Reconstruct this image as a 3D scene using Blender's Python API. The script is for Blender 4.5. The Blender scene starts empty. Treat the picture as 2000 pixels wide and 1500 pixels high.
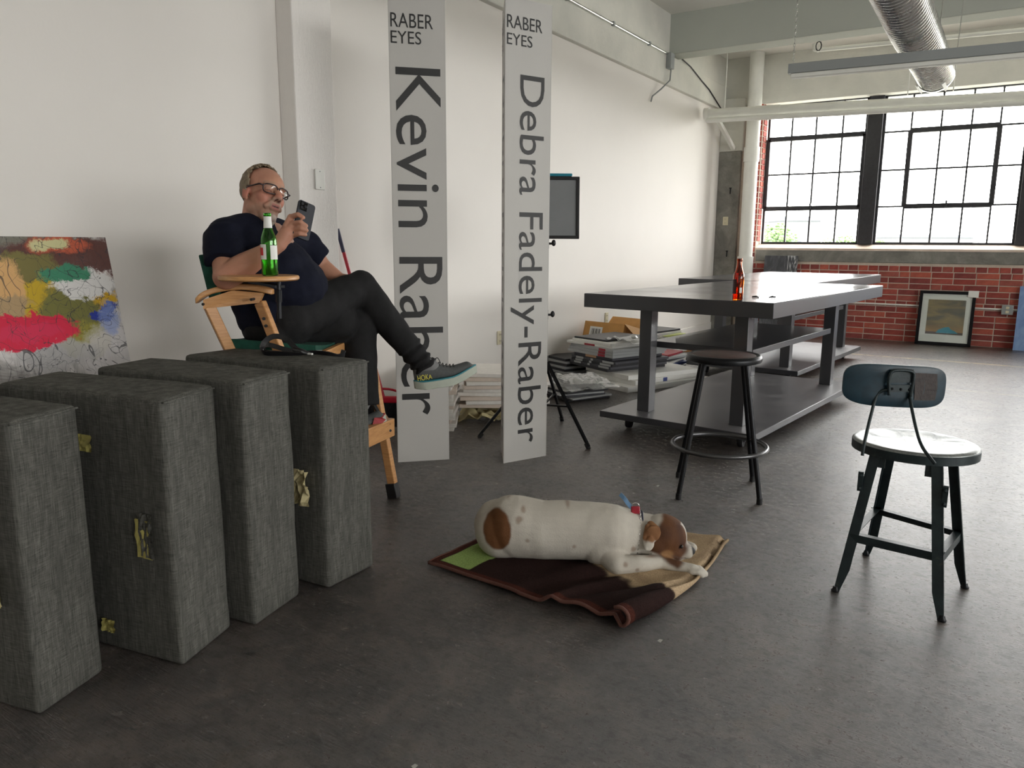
import bpy, bmesh, math, random
import numpy as np
from mathutils import Vector, Matrix, noise
random.seed(7)
sc = bpy.context.scene
V = Vector
# ------------------------------------------------------------------ camera
F = 1490.0; CAMH = 1.22
vy = V((983, 269, -F)).normalized()
vz = -V((-35, -7986, -F)).normalized()
vz = (vz - vy * vz.dot(vy)).normalized()
vx = vy.cross(vz)
R3 = Matrix((vx, vy, vz))
CAM = V((0, 0, CAMH))
cd = bpy.data.cameras.new('camera'); cam = bpy.data.objects.new('camera', cd)
sc.collection.objects.link(cam); sc.camera = cam
cam.matrix_world = Matrix.Translation(CAM) @ R3.to_4x4()
cd.sensor_width = 36; cd.lens = F / 2000 * 36; cd.clip_start = 0.05; cd.clip_end = 500
def P(px, py, x=None, y=None, z=None, d=None):
    r = R3 @ V((px - 1000, 750 - py, -F))
    if z is not None: t = (z - CAMH) / r.z
    elif x is not None: t = x / r.x
    elif y is not None: t = y / r.y
    else: t = d / F
    return CAM + r * t
def zat(px, py, x, y):
    r = R3 @ V((px - 1000, 750 - py, -F))
    return CAMH + r.z * math.hypot(x, y) / math.hypot(r.x, r.y)
CX = R3 @ V((1, 0, 0)); CX.z = 0; CX.normalize()      # to the right of the view
CY = V((-CX.y, CX.x, 0))                               # away from the viewer
# ------------------------------------------------------------------ light
sc.view_settings.view_transform = 'Standard'; sc.view_settings.look = 'None'
sc.view_settings.gamma = 1; sc.view_settings.use_curve_mapping = False
sc.view_settings.exposure = 0.22
w = bpy.data.worlds.new('sky'); sc.world = w; w.use_nodes = True
bg = w.node_tree.nodes['Background']
bg.inputs[0].default_value = (1.0, 0.968, 0.955, 1); bg.inputs[1].default_value = 14.5
sc.cycles.use_denoising = True
sc.cycles.max_bounces = 8; sc.cycles.diffuse_bounces = 5; sc.cycles.glossy_bounces = 4
sc.cycles.transparent_max_bounces = 24
sc.cycles.sample_clamp_indirect = 8
sc.cycles.use_light_tree = True
def portal(loc, rot, sx, sy):
    l = bpy.data.lights.new('window_portal', 'AREA'); l.shape = 'RECTANGLE'; l.size = sx; l.size_y = sy
    l.cycles.is_portal = True
    o = bpy.data.objects.new('window_portal', l); sc.collection.objects.link(o)
    o.location = loc; o.rotation_euler = rot
XR = 8.6
portal(((XR - 3.0) / 2, 11.45, 2.2), (math.radians(-90), 0, 0), XR + 3.0, 2.0)
portal((XR + .35, 1.2, 2.2), (0, math.radians(90), 0), 2.0, 8.6)
# ------------------------------------------------------------------ helpers
ORG = {}
def smooth(me, ang=None):
    me.polygons.foreach_set('use_smooth', [True] * len(me.polygons))
    if ang is not None:
        me.update()
        try: me.set_sharp_from_angle(angle=math.radians(ang))
        except Exception: pass
class MB:
    def __init__(s): s.v = []; s.f = []; s.m = []; s.mi = 0
    def add(s, vs, fs):
        n = len(s.v); s.v += [tuple(x) for x in vs]
        for f in fs: s.f.append(tuple(i + n for i in f)); s.m.append(s.mi)
        return s
    def para(s, o, a, b, c):
        o, a, b, c = V(o), V(a), V(b), V(c)
        if a.cross(b).dot(c) < 0: a, b = b, a
        vs = [o, o + a, o + a + b, o + b, o + c, o + a + c, o + a + b + c, o + b + c]
        return s.add(vs, [(3, 2, 1, 0), (4, 5, 6, 7), (0, 1, 5, 4), (1, 2, 6, 5), (2, 3, 7, 6), (3, 0, 4, 7)])
    def box(s, c, d, rz=0, M=None):
        M3 = M if M else Matrix.Rotation(rz, 3, 'Z')
        a, b, e = M3 @ V((d[0], 0, 0)), M3 @ V((0, d[1], 0)), M3 @ V((0, 0, d[2]))
        return s.para(V(c) - (a + b + e) / 2, a, b, e)
    def bx(s, x0, x1, y0, y1, z0, z1):
        return s.para((x0, y0, z0), (x1 - x0, 0, 0), (0, y1 - y0, 0), (0, 0, z1 - z0))
    def tube(s, pts, r, seg=10, closed=False, cap=True, flat=None):
        pts = [V(p) for p in pts]; n = len(pts)
        rs = r if isinstance(r, (list, tuple)) else [r] * n
        up = None; vs = []
        for i, p in enumerate(pts):
            if closed: t = (pts[(i + 1) % n] - pts[i - 1])
            else: t = pts[min(i + 1, n - 1)] - pts[max(i - 1, 0)]
            t.normalize()
            if up is None:
                up = V((0, 0, 1)) if abs(t.z) < .9 else V((1, 0, 0))
            a = (up - t * up.dot(t)).normalized(); b = t.cross(a); up = a
            for k in range(seg):
                th = 2 * math.pi * k / seg + (math.pi / seg if seg == 4 else 0)
                fa, fb = (flat if flat else (1, 1))
                vs.append(p + a * math.cos(th) * rs[i] * fa + b * math.sin(th) * rs[i] * fb)
        fs = []
        m = n if closed else n - 1
        for i in range(m):
            j = (i + 1) % n
            for k in range(seg):
                k2 = (k + 1) % seg
                fs.append((i * seg + k, i * seg + k2, j * seg + k2, j * seg + k))
        if cap and not closed:
            fs.append(tuple(range(seg))[::-1]); fs.append(tuple((n - 1) * seg + k for k in range(seg)))
        return s.add(vs, fs)
    def lathe(s, prof, c=(0, 0, 0), seg=24, M=None):
        c = V(c); vs = []; n = len(prof)
        M = M or Matrix.Identity(3)
        for r, z in prof:
            for k in range(seg):
                th = 2 * math.pi * k / seg
                vs.append(c + M @ V((max(r, 1e-5) * math.cos(th), max(r, 1e-5) * math.sin(th), z)))
        fs = [(i * seg + k, i * seg + (k + 1) % seg, (i + 1) * seg + (k + 1) % seg, (i + 1) * seg + k) for i in range(n - 1) for k in range(seg)]
        if prof[0][0] > 1e-4: fs.append(tuple(range(seg))[::-1])
        if prof[-1][0] > 1e-4: fs.append(tuple((n - 1) * seg + k for k in range(seg)))
        return s.add(vs, fs)
    def ell(s, c, r, M=None, seg=20, rings=12):
        if not hasattr(r, '__len__'): r = (r, r, r)
        c = V(c); M = M or Matrix.Identity(3); vs = [c + M @ V((0, 0, -r[2]))]
        for i in range(1, rings):
            ph = -math.pi / 2 + math.pi * i / rings
            for k in range(seg):
                th = 2 * math.pi * k / seg
                vs.append(c + M @ V((r[0] * math.cos(ph) * math.cos(th), r[1] * math.cos(ph) * math.sin(th), r[2] * math.sin(ph))))
        vs.append(c + M @ V((0, 0, r[2]))); fs = []
        for k in range(seg): fs.append((0, 1 + (k + 1) % seg, 1 + k))
        for i in range(rings - 2):
            for k in range(seg):
                a = 1 + i * seg; b = a + seg; k2 = (k + 1) % seg
                fs.append((a + k, a + k2, b + k2, b + k))
        t = len(vs) - 1; a = 1 + (rings - 2) * seg
        for k in range(seg): fs.append((a + k, a + (k + 1) % seg, t))
        return s.add(vs, fs)
    def cap(s, p0, p1, r0, r1, seg=16, flatM=None):
        p0, p1 = V(p0), V(p1); d = p1 - p0; L = d.length; t = d / L if L > 1e-6 else V((0, 0, 1))
        q = t.to_track_quat('Z', 'Y').to_matrix()
        prof = []
        for i in range(7):
            a = -math.pi / 2 + i * math.pi / 12; prof.append((r0 * math.cos(a), r0 * math.sin(a)))
        for i in range(7):
            a = i * math.pi / 12; prof.append((r1 * math.cos(a), L + r1 * math.sin(a)))
        prof = [(max(r, 0.0), z) for r, z in prof]
        vs = []; n = len(prof)
        return s.lathe(prof, p0, seg, q)
    def chain(s, pts, seg=16):
        for a, b in zip(pts[:-1], pts[1:]): s.cap(a[0], b[0], a[1], b[1], seg)
        return s
    def mesh(s, name='m'):
        me = bpy.data.meshes.new(name); me.from_pydata([tuple(v) for v in s.v], [], s.f)
        if any(s.m): me.polygons.foreach_set('material_index', s.m)
        me.update(); return me
def props(o, label=None, cat=None, group=None, kind=None):
    if label: o['label'] = label
    if cat: o['category'] = cat
    if group: o['group'] = group
    if kind: o['kind'] = kind
    return o
def thing(name, label, cat, loc, group=None):
    o = bpy.data.objects.new(name, None); sc.collection.objects.link(o); o.empty_display_size = .1
    o.location = loc; ORG[o.name] = V(loc)
    return props(o, label, cat, group)
def obj(name, mb, m, parent=None, loc=None, sm=None, bevel=0, seg=2, label=None, cat=None, group=None, kind=None):
    """link one mesh; geometry was made in world coordinates"""
    me = mb.mesh(name) if isinstance(mb, MB) else mb
    org = ORG[parent.name] if parent else V(loc) if loc is not None else V((0, 0, 0))
    if org.length > 0: me.transform(Matrix.Translation(-org))
    for x in (m if isinstance(m, (list, tuple)) else [m]): me.materials.append(x)
    if sm is not None: smooth(me, sm if sm else None)
    o = bpy.data.objects.new(name, me); sc.collection.objects.link(o)
    ORG[o.name] = org
    if parent: o.parent = parent
    else: o.location = org
    if bevel:
        b = o.modifiers.new('b', 'BEVEL'); b.width = bevel; b.segments = seg; b.limit_method = 'ANGLE'; b.angle_limit = .6
        if sm is None: smooth(me, 35)
    return props(o, label, cat, group, kind)
def copy_tree(o, loc=None, rz=None, parent=None, label=None):
    c = o.copy(); sc.collection.objects.link(c); ORG[c.name] = ORG[o.name]
    if parent: c.parent = parent
    if loc is not None: c.location = loc
    if rz is not None: c.rotation_euler = (0, 0, rz)
    if label: c['label'] = label
    for ch in list(o.children): copy_tree(ch, parent=c)
    return c
def remesh(mb, vox, it=3, fac=.5):
    me = mb.mesh(); o = bpy.data.objects.new('tmp', me); sc.collection.objects.link(o)
    r = o.modifiers.new('r', 'REMESH'); r.mode = 'VOXEL'; r.voxel_size = vox
    if it:
        s = o.modifiers.new('s', 'SMOOTH'); s.factor = fac; s.iterations = it
    dg = bpy.context.evaluated_depsgraph_get(); dg.update()
    m2 = bpy.data.meshes.new_from_object(o.evaluated_get(dg))
    bpy.data.objects.remove(o); bpy.data.meshes.remove(me)
    smooth(m2); return m2
def displace(me, f):
    n = [v.normal.copy() for v in me.vertices]
    for v, k in zip(me.vertices, n): v.co += k * f(v.co)
    me.update()
def paint(me, f):
    a = me.color_attributes.new('Col', 'FLOAT_COLOR', 'POINT')
    buf = []
    for v in me.vertices: buf += [*f(v.co), 1.0]
    a.data.foreach_set('color', buf)
def sstep(a, b, x):
    t = min(1, max(0, (x - a) / (b - a))); return t * t * (3 - 2 * t)
def lerp3(a, b, t): return tuple(a[i] * (1 - t) + b[i] * t for i in range(3))
# ------------------------------------------------------------------ materials
def srgb(r, g, b):
    f = lambda c: ((c / 255 + .055) / 1.055) ** 2.4 if c / 255 > .04045 else c / 255 / 12.92
    return (f(r), f(g), f(b), 1)
class N:
    def __init__(s, name):
        s.m = bpy.data.materials.new(name); s.m.use_nodes = True; s.t = s.m.node_tree
        s.b = s.t.nodes['Principled BSDF']; s.out = s.t.nodes['Material Output']
    def n(s, ty, **k):
        x = s.t.nodes.new(ty)
        for a, b in k.items():
            if isinstance(b, dict):
                for i, v in b.items(): s.setin(x, i, v)
            else: setattr(x, a, b)
        return x
    def setin(s, x, i, v):
        if isinstance(v, bpy.types.NodeSocket): s.t.links.new(v, x.inputs[i])
        else: x.inputs[i].default_value = v
    def p(s, **k):
        names = dict(col='Base Color', rough='Roughness', metal='Metallic', spec='Specular IOR Level', norm='Normal', coat='Coat Weight', sheen='Sheen Weight', trans='Transmission Weight', ior='IOR', alpha='Alpha')
        for a, v in k.items(): s.setin(s.b, names[a], v)
        return s
    def coord(s, k='Object'): return s.n('ShaderNodeTexCoord').outputs[k]
    def geo(s): return s.n('ShaderNodeNewGeometry').outputs['Position']
    def map(s, vec, sc_=(1, 1, 1), loc=(0, 0, 0), rot=(0, 0, 0)):
        return s.n('ShaderNodeMapping', inp={}) if False else s._map(vec, sc_, loc, rot)
    def _map(s, vec, sc_, loc, rot):
        x = s.t.nodes.new('ShaderNodeMapping'); s.t.links.new(vec, x.inputs[0])
        x.inputs[1].default_value = loc; x.inputs[2].default_value = rot; x.inputs[3].default_value = sc_
        return x.outputs[0]
    def noise(s, vec, scale, det=4, rough=.6, dist=0):
        x = s.t.nodes.new('ShaderNodeTexNoise'); s.t.links.new(vec, x.inputs['Vector'])
        x.inputs['Scale'].default_value = scale; x.inputs['Detail'].default_value = det
        x.inputs['Roughness'].default_value = rough; x.inputs['Distortion'].default_value = dist
        return x.outputs['Fac']
    def ramp(s, fac, stops, interp='LINEAR'):
        x = s.t.nodes.new('ShaderNodeValToRGB'); s.t.links.new(fac, x.inputs[0]); e = x.color_ramp.elements
        x.color_ramp.interpolation = interp
        while len(e) < len(stops): e.new(.5)
        for q, (pos, c) in zip(e, stops):
            q.position = pos; q.color = c if hasattr(c, '__len__') else (c, c, c, 1)
        return x.outputs[0]
    def mix(s, fac, a, b, mode='MIX'):
        x = s.t.nodes.new('ShaderNodeMix'); x.data_type = 'RGBA'; x.blend_type = mode
        s.setin(x, 0, fac); s.setin(x, 6, a); s.setin(x, 7, b); return x.outputs[2]
    def math(s, op, a, b=0.0, c=0.0):
        x = s.t.nodes.new('ShaderNodeMath'); x.operation = op; s.setin(x, 0, a); s.setin(x, 1, b); s.setin(x, 2, c); return x.outputs[0]
    def bump(s, h, strength=.3, dist=.01):
        x = s.t.nodes.new('ShaderNodeBump'); x.inputs['Strength'].default_value = strength; x.inputs['Distance'].default_value = dist
        s.t.links.new(h, x.inputs['Height']); s.t.links.new(x.outputs[0], s.b.inputs['Normal']); return s
    def sep(s, vec):
        x = s.t.nodes.new('ShaderNodeSeparateXYZ'); s.t.links.new(vec, x.inputs[0]); return x.outputs
def mat(name, col, rough=.5, metal=0, var=0, vs=30, bump=0, bs=200, spec=None, coat=0, sheen=0, stretch=(1, 1, 1)):
    q = N(name); c = col if len(col) == 4 else (*col, 1)
    q.p(rough=rough, metal=metal)
    if spec is not None: q.p(spec=spec)
    if coat: q.p(coat=coat)
    if sheen: q.p(sheen=sheen)
    co = q.map(q.coord(), stretch)
    if var:
        nf = q.noise(co, vs, 5)
        dark = tuple(x * (1 - var) for x in c[:3]) + (1,); lite = tuple(min(1, x * (1 + var)) for x in c[:3]) + (1,)
        q.p(col=q.ramp(nf, [(.3, dark), (.7, lite)]))
    else: q.p(col=c)
    if bump: q.bump(q.noise(co, bs, 4), bump, .005)
    return q.m
# floor: worn painted concrete
q = N('worn_concrete'); g = q.geo()
n1 = q.noise(g, .9, 6, .65, .4); n2 = q.noise(g, 5, 8, .7, .8); n3 = q.noise(g, 40, 6, .7)
base = q.ramp(n1, [(.3, srgb(42, 39, 36)), (.5, srgb(64, 57, 53)), (.7, srgb(90, 81, 75))])
base = q.mix(q.ramp(n2, [(.48, 0.0), (.66, .75)]), base, srgb(104, 92, 84))
base = q.mix(q.ramp(n2, [(.34, .8), (.45, 0.0)]), base, srgb(34, 32, 31))
nb = q.noise(g, 1.7, 5, .7, 1.5)
base = q.mix(q.ramp(nb, [(.6, 0.0), (.72, .5)]), base, srgb(92, 74, 48))
# scratches and chips
scr = q.noise(q.map(g, (3, 34, 1), rot=(0, 0, .5)), 4, 6, .75, 1.2)
base = q.mix(q.ramp(scr, [(.58, 0.0), (.66, .5)]), base, srgb(112, 104, 98))
chip = q.noise(g, 17, 3, .6, 2.0)
base = q.mix(q.ramp(chip, [(.67, 0.0), (.69, .9)]), base, srgb(20, 18, 18))
# yellow lines painted on the floor
sx = q.sep(g)
def line(y, hw): return q.math('LESS_THAN', q.math('ABSOLUTE', q.math('SUBTRACT', sx[1], y)), hw)
wear = q.ramp(q.noise(g, 9, 6, .7), [(.4, .15), (.6, .8)])
base = q.mix(q.math('MULTIPLY', line(9.36, .035), wear), base, srgb(190, 165, 105))
base = q.mix(q.math('MULTIPLY', line(7.5, .03), q.math('MULTIPLY', wear, .35)), base, srgb(175, 150, 105))
mot = q.noise(q.map(g, (1, 1.25, 1), rot=(0, 0, .3)), 24, 10, .80, .3)
base = q.mix(q.ramp(mot, [(.40, .38), (.50, 0.0)]), base, srgb(34, 31, 30)); base = q.mix(q.ramp(mot, [(.54, 0.0), (.64, .38)]), base, srgb(118, 106, 101))
q.p(col=base, rough=q.ramp(mot, [(.40, .46), (.50, .33), (.62, .24)]), spec=q.ramp(mot, [(.40, .7), (.52, 1.0)]), coat=.25)
q.b.inputs['Coat Roughness'].default_value = .3
q.p(spec=q.ramp(mot, [(.40, .7), (.52, 1.0)]))
q.bump(q.mix(.4, q.mix(.5, n3, q.noise(g, 22, 10, .8, 1)), scr), 1.0, .012)
FLOOR = q.m
def wallmat(name, col, bump=.1, bs=60, var=.03, rough=.75):
    q = N(name); g = q.geo(); nf = q.noise(g, 1.2, 5)
    d = tuple(x * (1 - var) for x in col[:3]) + (1,); q.p(col=q.ramp(nf, [(.3, d), (.7, col)]), rough=rough, spec=.25)
    q.bump(q.noise(g, bs, 4), bump, .004); return q.m
WALL = wallmat('white_drywall', srgb(232, 228, 223))
CEIL = wallmat('painted_concrete_ceiling', srgb(232, 231, 225), .3, 20, .06)
q = N('painted_concrete'); g = q.geo()
n1 = q.noise(g, 2, 6, .6); n2 = q.noise(q.map(g, (1, 1, 2.5)), 9, 8, .8, .6)
c = q.ramp(n1, [(.3, srgb(205, 205, 198)), (.7, srgb(224, 222, 214))])
c = q.mix(q.ramp(n2, [(.70, 0.0), (.76, .8)]), c, srgb(110, 108, 102))
q.p(col=c, rough=.7, spec=.3).bump(q.mix(.5, q.noise(g, 6, 6, .7), n2), .5, .02); PCON = q.m
q = N('board_marked_painted_concrete'); g = q.geo()
wv = q.noise(q.map(g, (8, 8, .8)), 6, 5, .7, 3.0)
q.p(col=srgb(244, 240, 236), rough=.6, spec=.35).bump(q.ramp(wv, [(.42, 0.0), (.5, 1.0), (.58, 0.0)]), .45, .006); COLM = q.m
BEAMP = wallmat('grey_shaded_beam', srgb(182, 186, 178), .4, 16, .07)  # grey-green paint, darkened in colour for the shade on the backlit face
q = N('bare_concrete'); g = q.geo()
n1 = q.noise(g, 3, 7, .7, .5); n2 = q.noise(g, 14, 6, .8)
c = q.ramp(n1, [(.3, srgb(98, 96, 92)), (.55, srgb(134, 132, 126)), (.75, srgb(160, 157, 150))])
c = q.mix(q.ramp(n2, [(.66, 0.0), (.74, .7)]), c, srgb(205, 203, 196))
q.p(col=c, rough=.85).bump(n2, .5, .01); BCON = q.m
BRICKS = [mat('brick_%d' % i, c, .85, var=.25, vs=12, bump=.5, bs=60) for i, c in enumerate([srgb(158, 76, 66), srgb(144, 64, 56), srgb(170, 86, 70), srgb(128, 60, 56), srgb(152, 80, 70)])]
MORTAR = mat('mortar', srgb(196, 182, 168), .9, var=.1, vs=20, bump=.4, bs=80)
STEEL = mat('dark_steel_sash', srgb(52, 52, 56), .5, .2, var=.15)
WPAINT = mat('white_gloss_paint', srgb(226, 226, 220), .45, var=.04, vs=6)
SILL = mat('pale_sill', srgb(214, 196, 182), .7, var=.12, vs=8)
q = N('window_pane'); q.t.nodes.remove(q.b)
tr = q.n('ShaderNodeBsdfTransparent'); gl = q.n('ShaderNodeBsdfGlossy'); gl.inputs['Roughness'].default_value = .02
tr.inputs[0].default_value = (.97, .985, .98, 1)
mx = q.n('ShaderNodeMixShader'); mx.inputs[0].default_value = .05
q.t.links.new(tr.outputs[0], mx.inputs[1]); q.t.links.new(gl.outputs[0], mx.inputs[2]); q.t.links.new(mx.outputs[0], q.out.inputs[0]); PANE = q.m
BLACK = mat('black_plastic', srgb(22, 22, 24), .4)
BLACKM = mat('black_metal', srgb(26, 27, 30), .35, .6)
CHROME = mat('bright_metal', (.7, .7, .7), .2, 1)
q = N('galvanised_duct'); q.p(col=(.72, .72, .70, 1), rough=q.ramp(q.noise(q.geo(), 7, 4), [(.3, .22), (.7, .32)]), metal=1.0); DUCT = q.m
GREYMET = mat('grey_enamel', srgb(150, 154, 154), .4, .1)
# tables
q = N('charcoal_laminate'); g = q.coord(); nn = q.noise(q.map(g, (1, 1, 1)), 3, 6, .7, 1)
q.p(col=q.ramp(nn, [(.3, srgb(38, 39, 44)), (.7, srgb(45, 46, 51))]), rough=.42, spec=1.0, coat=.3); TABLE = q.m
q = N('polished_table_surface'); nn = q.noise(q.map(q.coord(), (1, 1, 1)), 2.2, 3, .5)
q.p(col=srgb(70, 70, 76), rough=q.ramp(nn, [(.35, .17), (.65, .25)]), spec=.8); TABTOP = q.m
q = N('reflection_toned_shelf'); nn = q.noise(q.map(q.coord(), (1, 3, 1)), 2.6, 5, .6, .6)
q.p(col=q.ramp(nn, [(.35, srgb(92, 91, 95)), (.65, srgb(116, 114, 116))]), rough=q.ramp(nn, [(.35, .32), (.65, .42)]), spec=1.0); SHELFTOP = q.m  # mottled shelf grey, lightened to stand in for the window's reflection
# fabric of the blocks
q = N('grey_woven_fabric'); g = q.coord()
a = q.noise(q.map(g, (420, 420, 20)), 1, 3, .6); b = q.noise(q.map(g, (30, 30, 700)), 1, 3, .6); s = q.noise(q.map(g, (46, 46, 4)), 1, 5, .7)
f = q.mix(.5, a, b); c = q.ramp(f, [(.35, srgb(55, 55, 52)), (.65, srgb(112, 111, 105))])
c = q.mix(q.ramp(s, [(.35, .5), (.6, 0.0)]), c, srgb(56, 56, 53))
q.p(col=c, rough=.9, spec=.15).bump(f, .35, .003); FABRIC = q.m
YTAPE = mat('yellowed_tape', srgb(176, 166, 96), .6, var=.2, vs=25)
PAPERY = mat('yellowed_paper', srgb(190, 178, 136), .7, var=.15, vs=30)
BOARD = mat('white_foam_board', srgb(188, 186, 182), .55, var=.02, vs=3)
INK = mat('black_print', srgb(24, 24, 25), .45)
WOOD = N('beech_wood'); g = WOOD.coord(); nn = WOOD.noise(WOOD.map(g, (4, 4, 40)), 3, 5, .6, .5)
WOOD.p(col=WOOD.ramp(nn, [(.3, srgb(176, 124, 74)), (.7, srgb(208, 156, 102))]), rough=.4); WOOD = WOOD.m
GREEN = mat('dark_green_canvas', srgb(12, 66, 52), .9, var=.2, vs=60, bump=.3, bs=300)
def attr_mat(name, rough=.6, bump=.1, bs=80, spec=.4, sss=0, stretch=(1, 1, 1)):
    q = N(name); a = q.n('ShaderNodeVertexColor', layer_name='Col'); g = q.coord()
    nf = q.noise(g, 60, 4)
    q.p(col=q.mix(.12, a.outputs[0], q.mix(1.0, a.outputs[0], q.ramp(nf, [(.3, .6), (.7, 1.0)]), 'MULTIPLY')), rough=rough, spec=spec)
    if sss: q.b.inputs['Subsurface Weight'].default_value = sss; q.b.inputs['Subsurface Scale'].default_value = .01
    q.bump(q.noise(q.map(g, stretch), bs, 4), bump, .003); return q.m
SKIN = attr_mat('skin', .55, .15, 220, .4, .05)
NAVY = mat('navy_cotton', srgb(18, 21, 36), .9, var=.15, vs=40, bump=.25, bs=260, spec=.2)
TROUS = mat('charcoal_trouser_cloth', srgb(29, 29, 30), .85, var=.15, vs=40, bump=.25, bs=260, spec=.25)
# ================================================================== ROOM
def struct(name, mb, m, **k): return obj(name, mb, m, kind='structure', **k)
def struct_root(name, loc):
    o = bpy.data.objects.new(name, None); sc.collection.objects.link(o); o.location = loc; ORG[o.name] = V(loc); o['kind'] = 'structure'; return o
YB = -4.5; WX = -3.63
struct('floor', MB().bx(-4.2, XR + .4, YB - .2, 11.6, -.12, 0), FLOOR)
struct('ceiling', MB().bx(-4.2, XR + .4, YB - .2, 9.2, 3.83, 4.0).bx(-4.2, XR + .4, 9.2, 11.6, 3.73, 4.0), CEIL)
wl = struct('wall_left', MB().bx(WX - .2, WX, YB, 11.4, 0, 3.045), WALL)
struct('wall_back', MB().bx(-4.2, XR + .4, YB - .2, YB, 0, 3.9), WALL)
# painted concrete beam that runs above the drywall
mb = MB(); mb.bx(WX - .2, WX + .055, YB, 11.36, 3.045, 3.36); mb.bx(WX - .2, WX + .02, YB, 11.36, 3.36, 3.85)
struct('beam_left', mb, PCON, bevel=.006)
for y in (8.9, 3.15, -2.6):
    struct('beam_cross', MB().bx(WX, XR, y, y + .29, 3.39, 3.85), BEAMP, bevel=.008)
struct('column_left', MB().bx(WX, -3.50, 3.13, 3.43, 0, 3.4), COLM, bevel=.006)
struct('baseboard_left', MB().bx(WX, WX + .014, 3.43, 11.0, 0, .105), WALL, bevel=.003)
# window wall
wb = struct('wall_window', MB().bx(WX - .2, -3.06, 10.989, 11.4, 0, 3.9).bx(-3.06, XR, 10.989, 11.4, 0, 1.17).bx(-3.06, XR, 11.012, 11.4, 3.14, 3.2), MORTAR)
struct('lintel_beam', MB().bx(WX, XR, 10.98, 11.42, 3.10, 3.85), PCON, bevel=.008)
mb = MB().bx(-3.045, XR, 10.975, 11.02, 1.0, 1.175)
struct('concrete_band', mb, BCON, bevel=.006)
mb = MB().add([(-3.06, 10.97, 1.178), (XR, 10.97, 1.178), (XR, 11.3, 1.262), (-3.06, 11.3, 1.262), (-3.06, 10.97, 1.15), (XR, 10.97, 1.15), (XR, 11.3, 1.15), (-3.06, 11.3, 1.15)],
              [(0, 1, 2, 3), (4, 7, 6, 5), (0, 4, 5, 1), (1, 5, 6, 2), (2, 6, 7, 3), (3, 7, 4, 0)])
struct('window_sill', mb, SILL)
# bricks -----------------------------------------------------------
brick_root = wb
bm_full = {}
def brick_mesh(lx, ly, lz, k):
    key = (round(lx, 3), round(ly, 3), k)
    if key not in bm_full:
        b = MB(); h = .004
        x, y, z = lx / 2, ly / 2, lz / 2
        # front-bevelled brick
        vs = [(-x, y, -z), (x, y, -z), (x, y, z), (-x, y, z), (-x, -y + h, -z), (x, -y + h, -z), (x, -y + h, z), (-x, -y + h, z), (-x + h, -y, -z + h), (x - h, -y, -z + h), (x - h, -y, z - h), (-x + h, -y, z - h)]
        b.add(vs, [(0, 3, 2, 1), (0, 1, 5, 4), (1, 2, 6, 5), (2, 3, 7, 6), (3, 0, 4, 7), (4, 5, 9, 8), (5, 6, 10, 9), (6, 7, 11, 10), (7, 4, 8, 11), (8, 9, 10, 11)])
        me = b.mesh('brick'); me.materials.append(BRICKS[k]); bm_full[key] = me
    return bm_full[key]
nbrick = 0
def put_brick(x, y, z, lx, face='y'):
    global nbrick
    o = bpy.data.objects.new('brick', brick_mesh(lx, .03, .064, random.randrange(5)))
    sc.collection.objects.link(o); o.parent = brick_root
    j = random.uniform(-.002, .002)
    o.location = (x, y + j, z) if face == 'y' else (x + j, y, z)
    if face == 'x': o.rotation_euler = (0, 0, math.pi / 2)
    nbrick += 1
rest = MB()
PIT = .0746
for r in range(13):
    z = .036 + r * PIT
    x = -3.27 + (-.12 if r % 2 else 0)
    while x < XR:
        L = .232 if random.random() > .08 else .11
        if r == 12 or r == 6: L = .11
        x1 = x + L
        if x1 > -3.27:
            xa = max(x, -3.27); c = (xa + x1) / 2
            vis = (-1.95 < c < .42) or (z > .80 and c < .42) or (c > -2.2 and z > .3 and c < .42)
            if vis and x1 - xa > .04: put_brick(c, 10.997, z, x1 - xa)
            elif c > .42 or True: rest.box((c, 10.999, z), (x1 - xa, .026, .064))
        x = x1 + .011
for r in range(13, 42):
    z = .036 + r * PIT
    if r % 2: put_brick(-3.215, 10.997, z, .10); put_brick(-3.11, 10.997, z, .085)
    else: put_brick(-3.165, 10.997, z, .20)
    if z > 1.26:
        put_brick(-3.064, 11.09, z, .15, 'x')
rest.mi = 0
ro = obj('brick_courses', rest, BRICKS[1], brick_root, kind='stuff')
print('bricks', nbrick)
# corner pilaster, bare below and painted above
struct('pilaster_corner', MB().bx(WX, -3.32, 10.93, 11.02, 0, 2.5), BCON, bevel=.01)
struct('pilaster_painted', MB().bx(WX, -3.30, 10.925, 11.02, 2.5, 3.2), PCON, bevel=.01)
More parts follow.
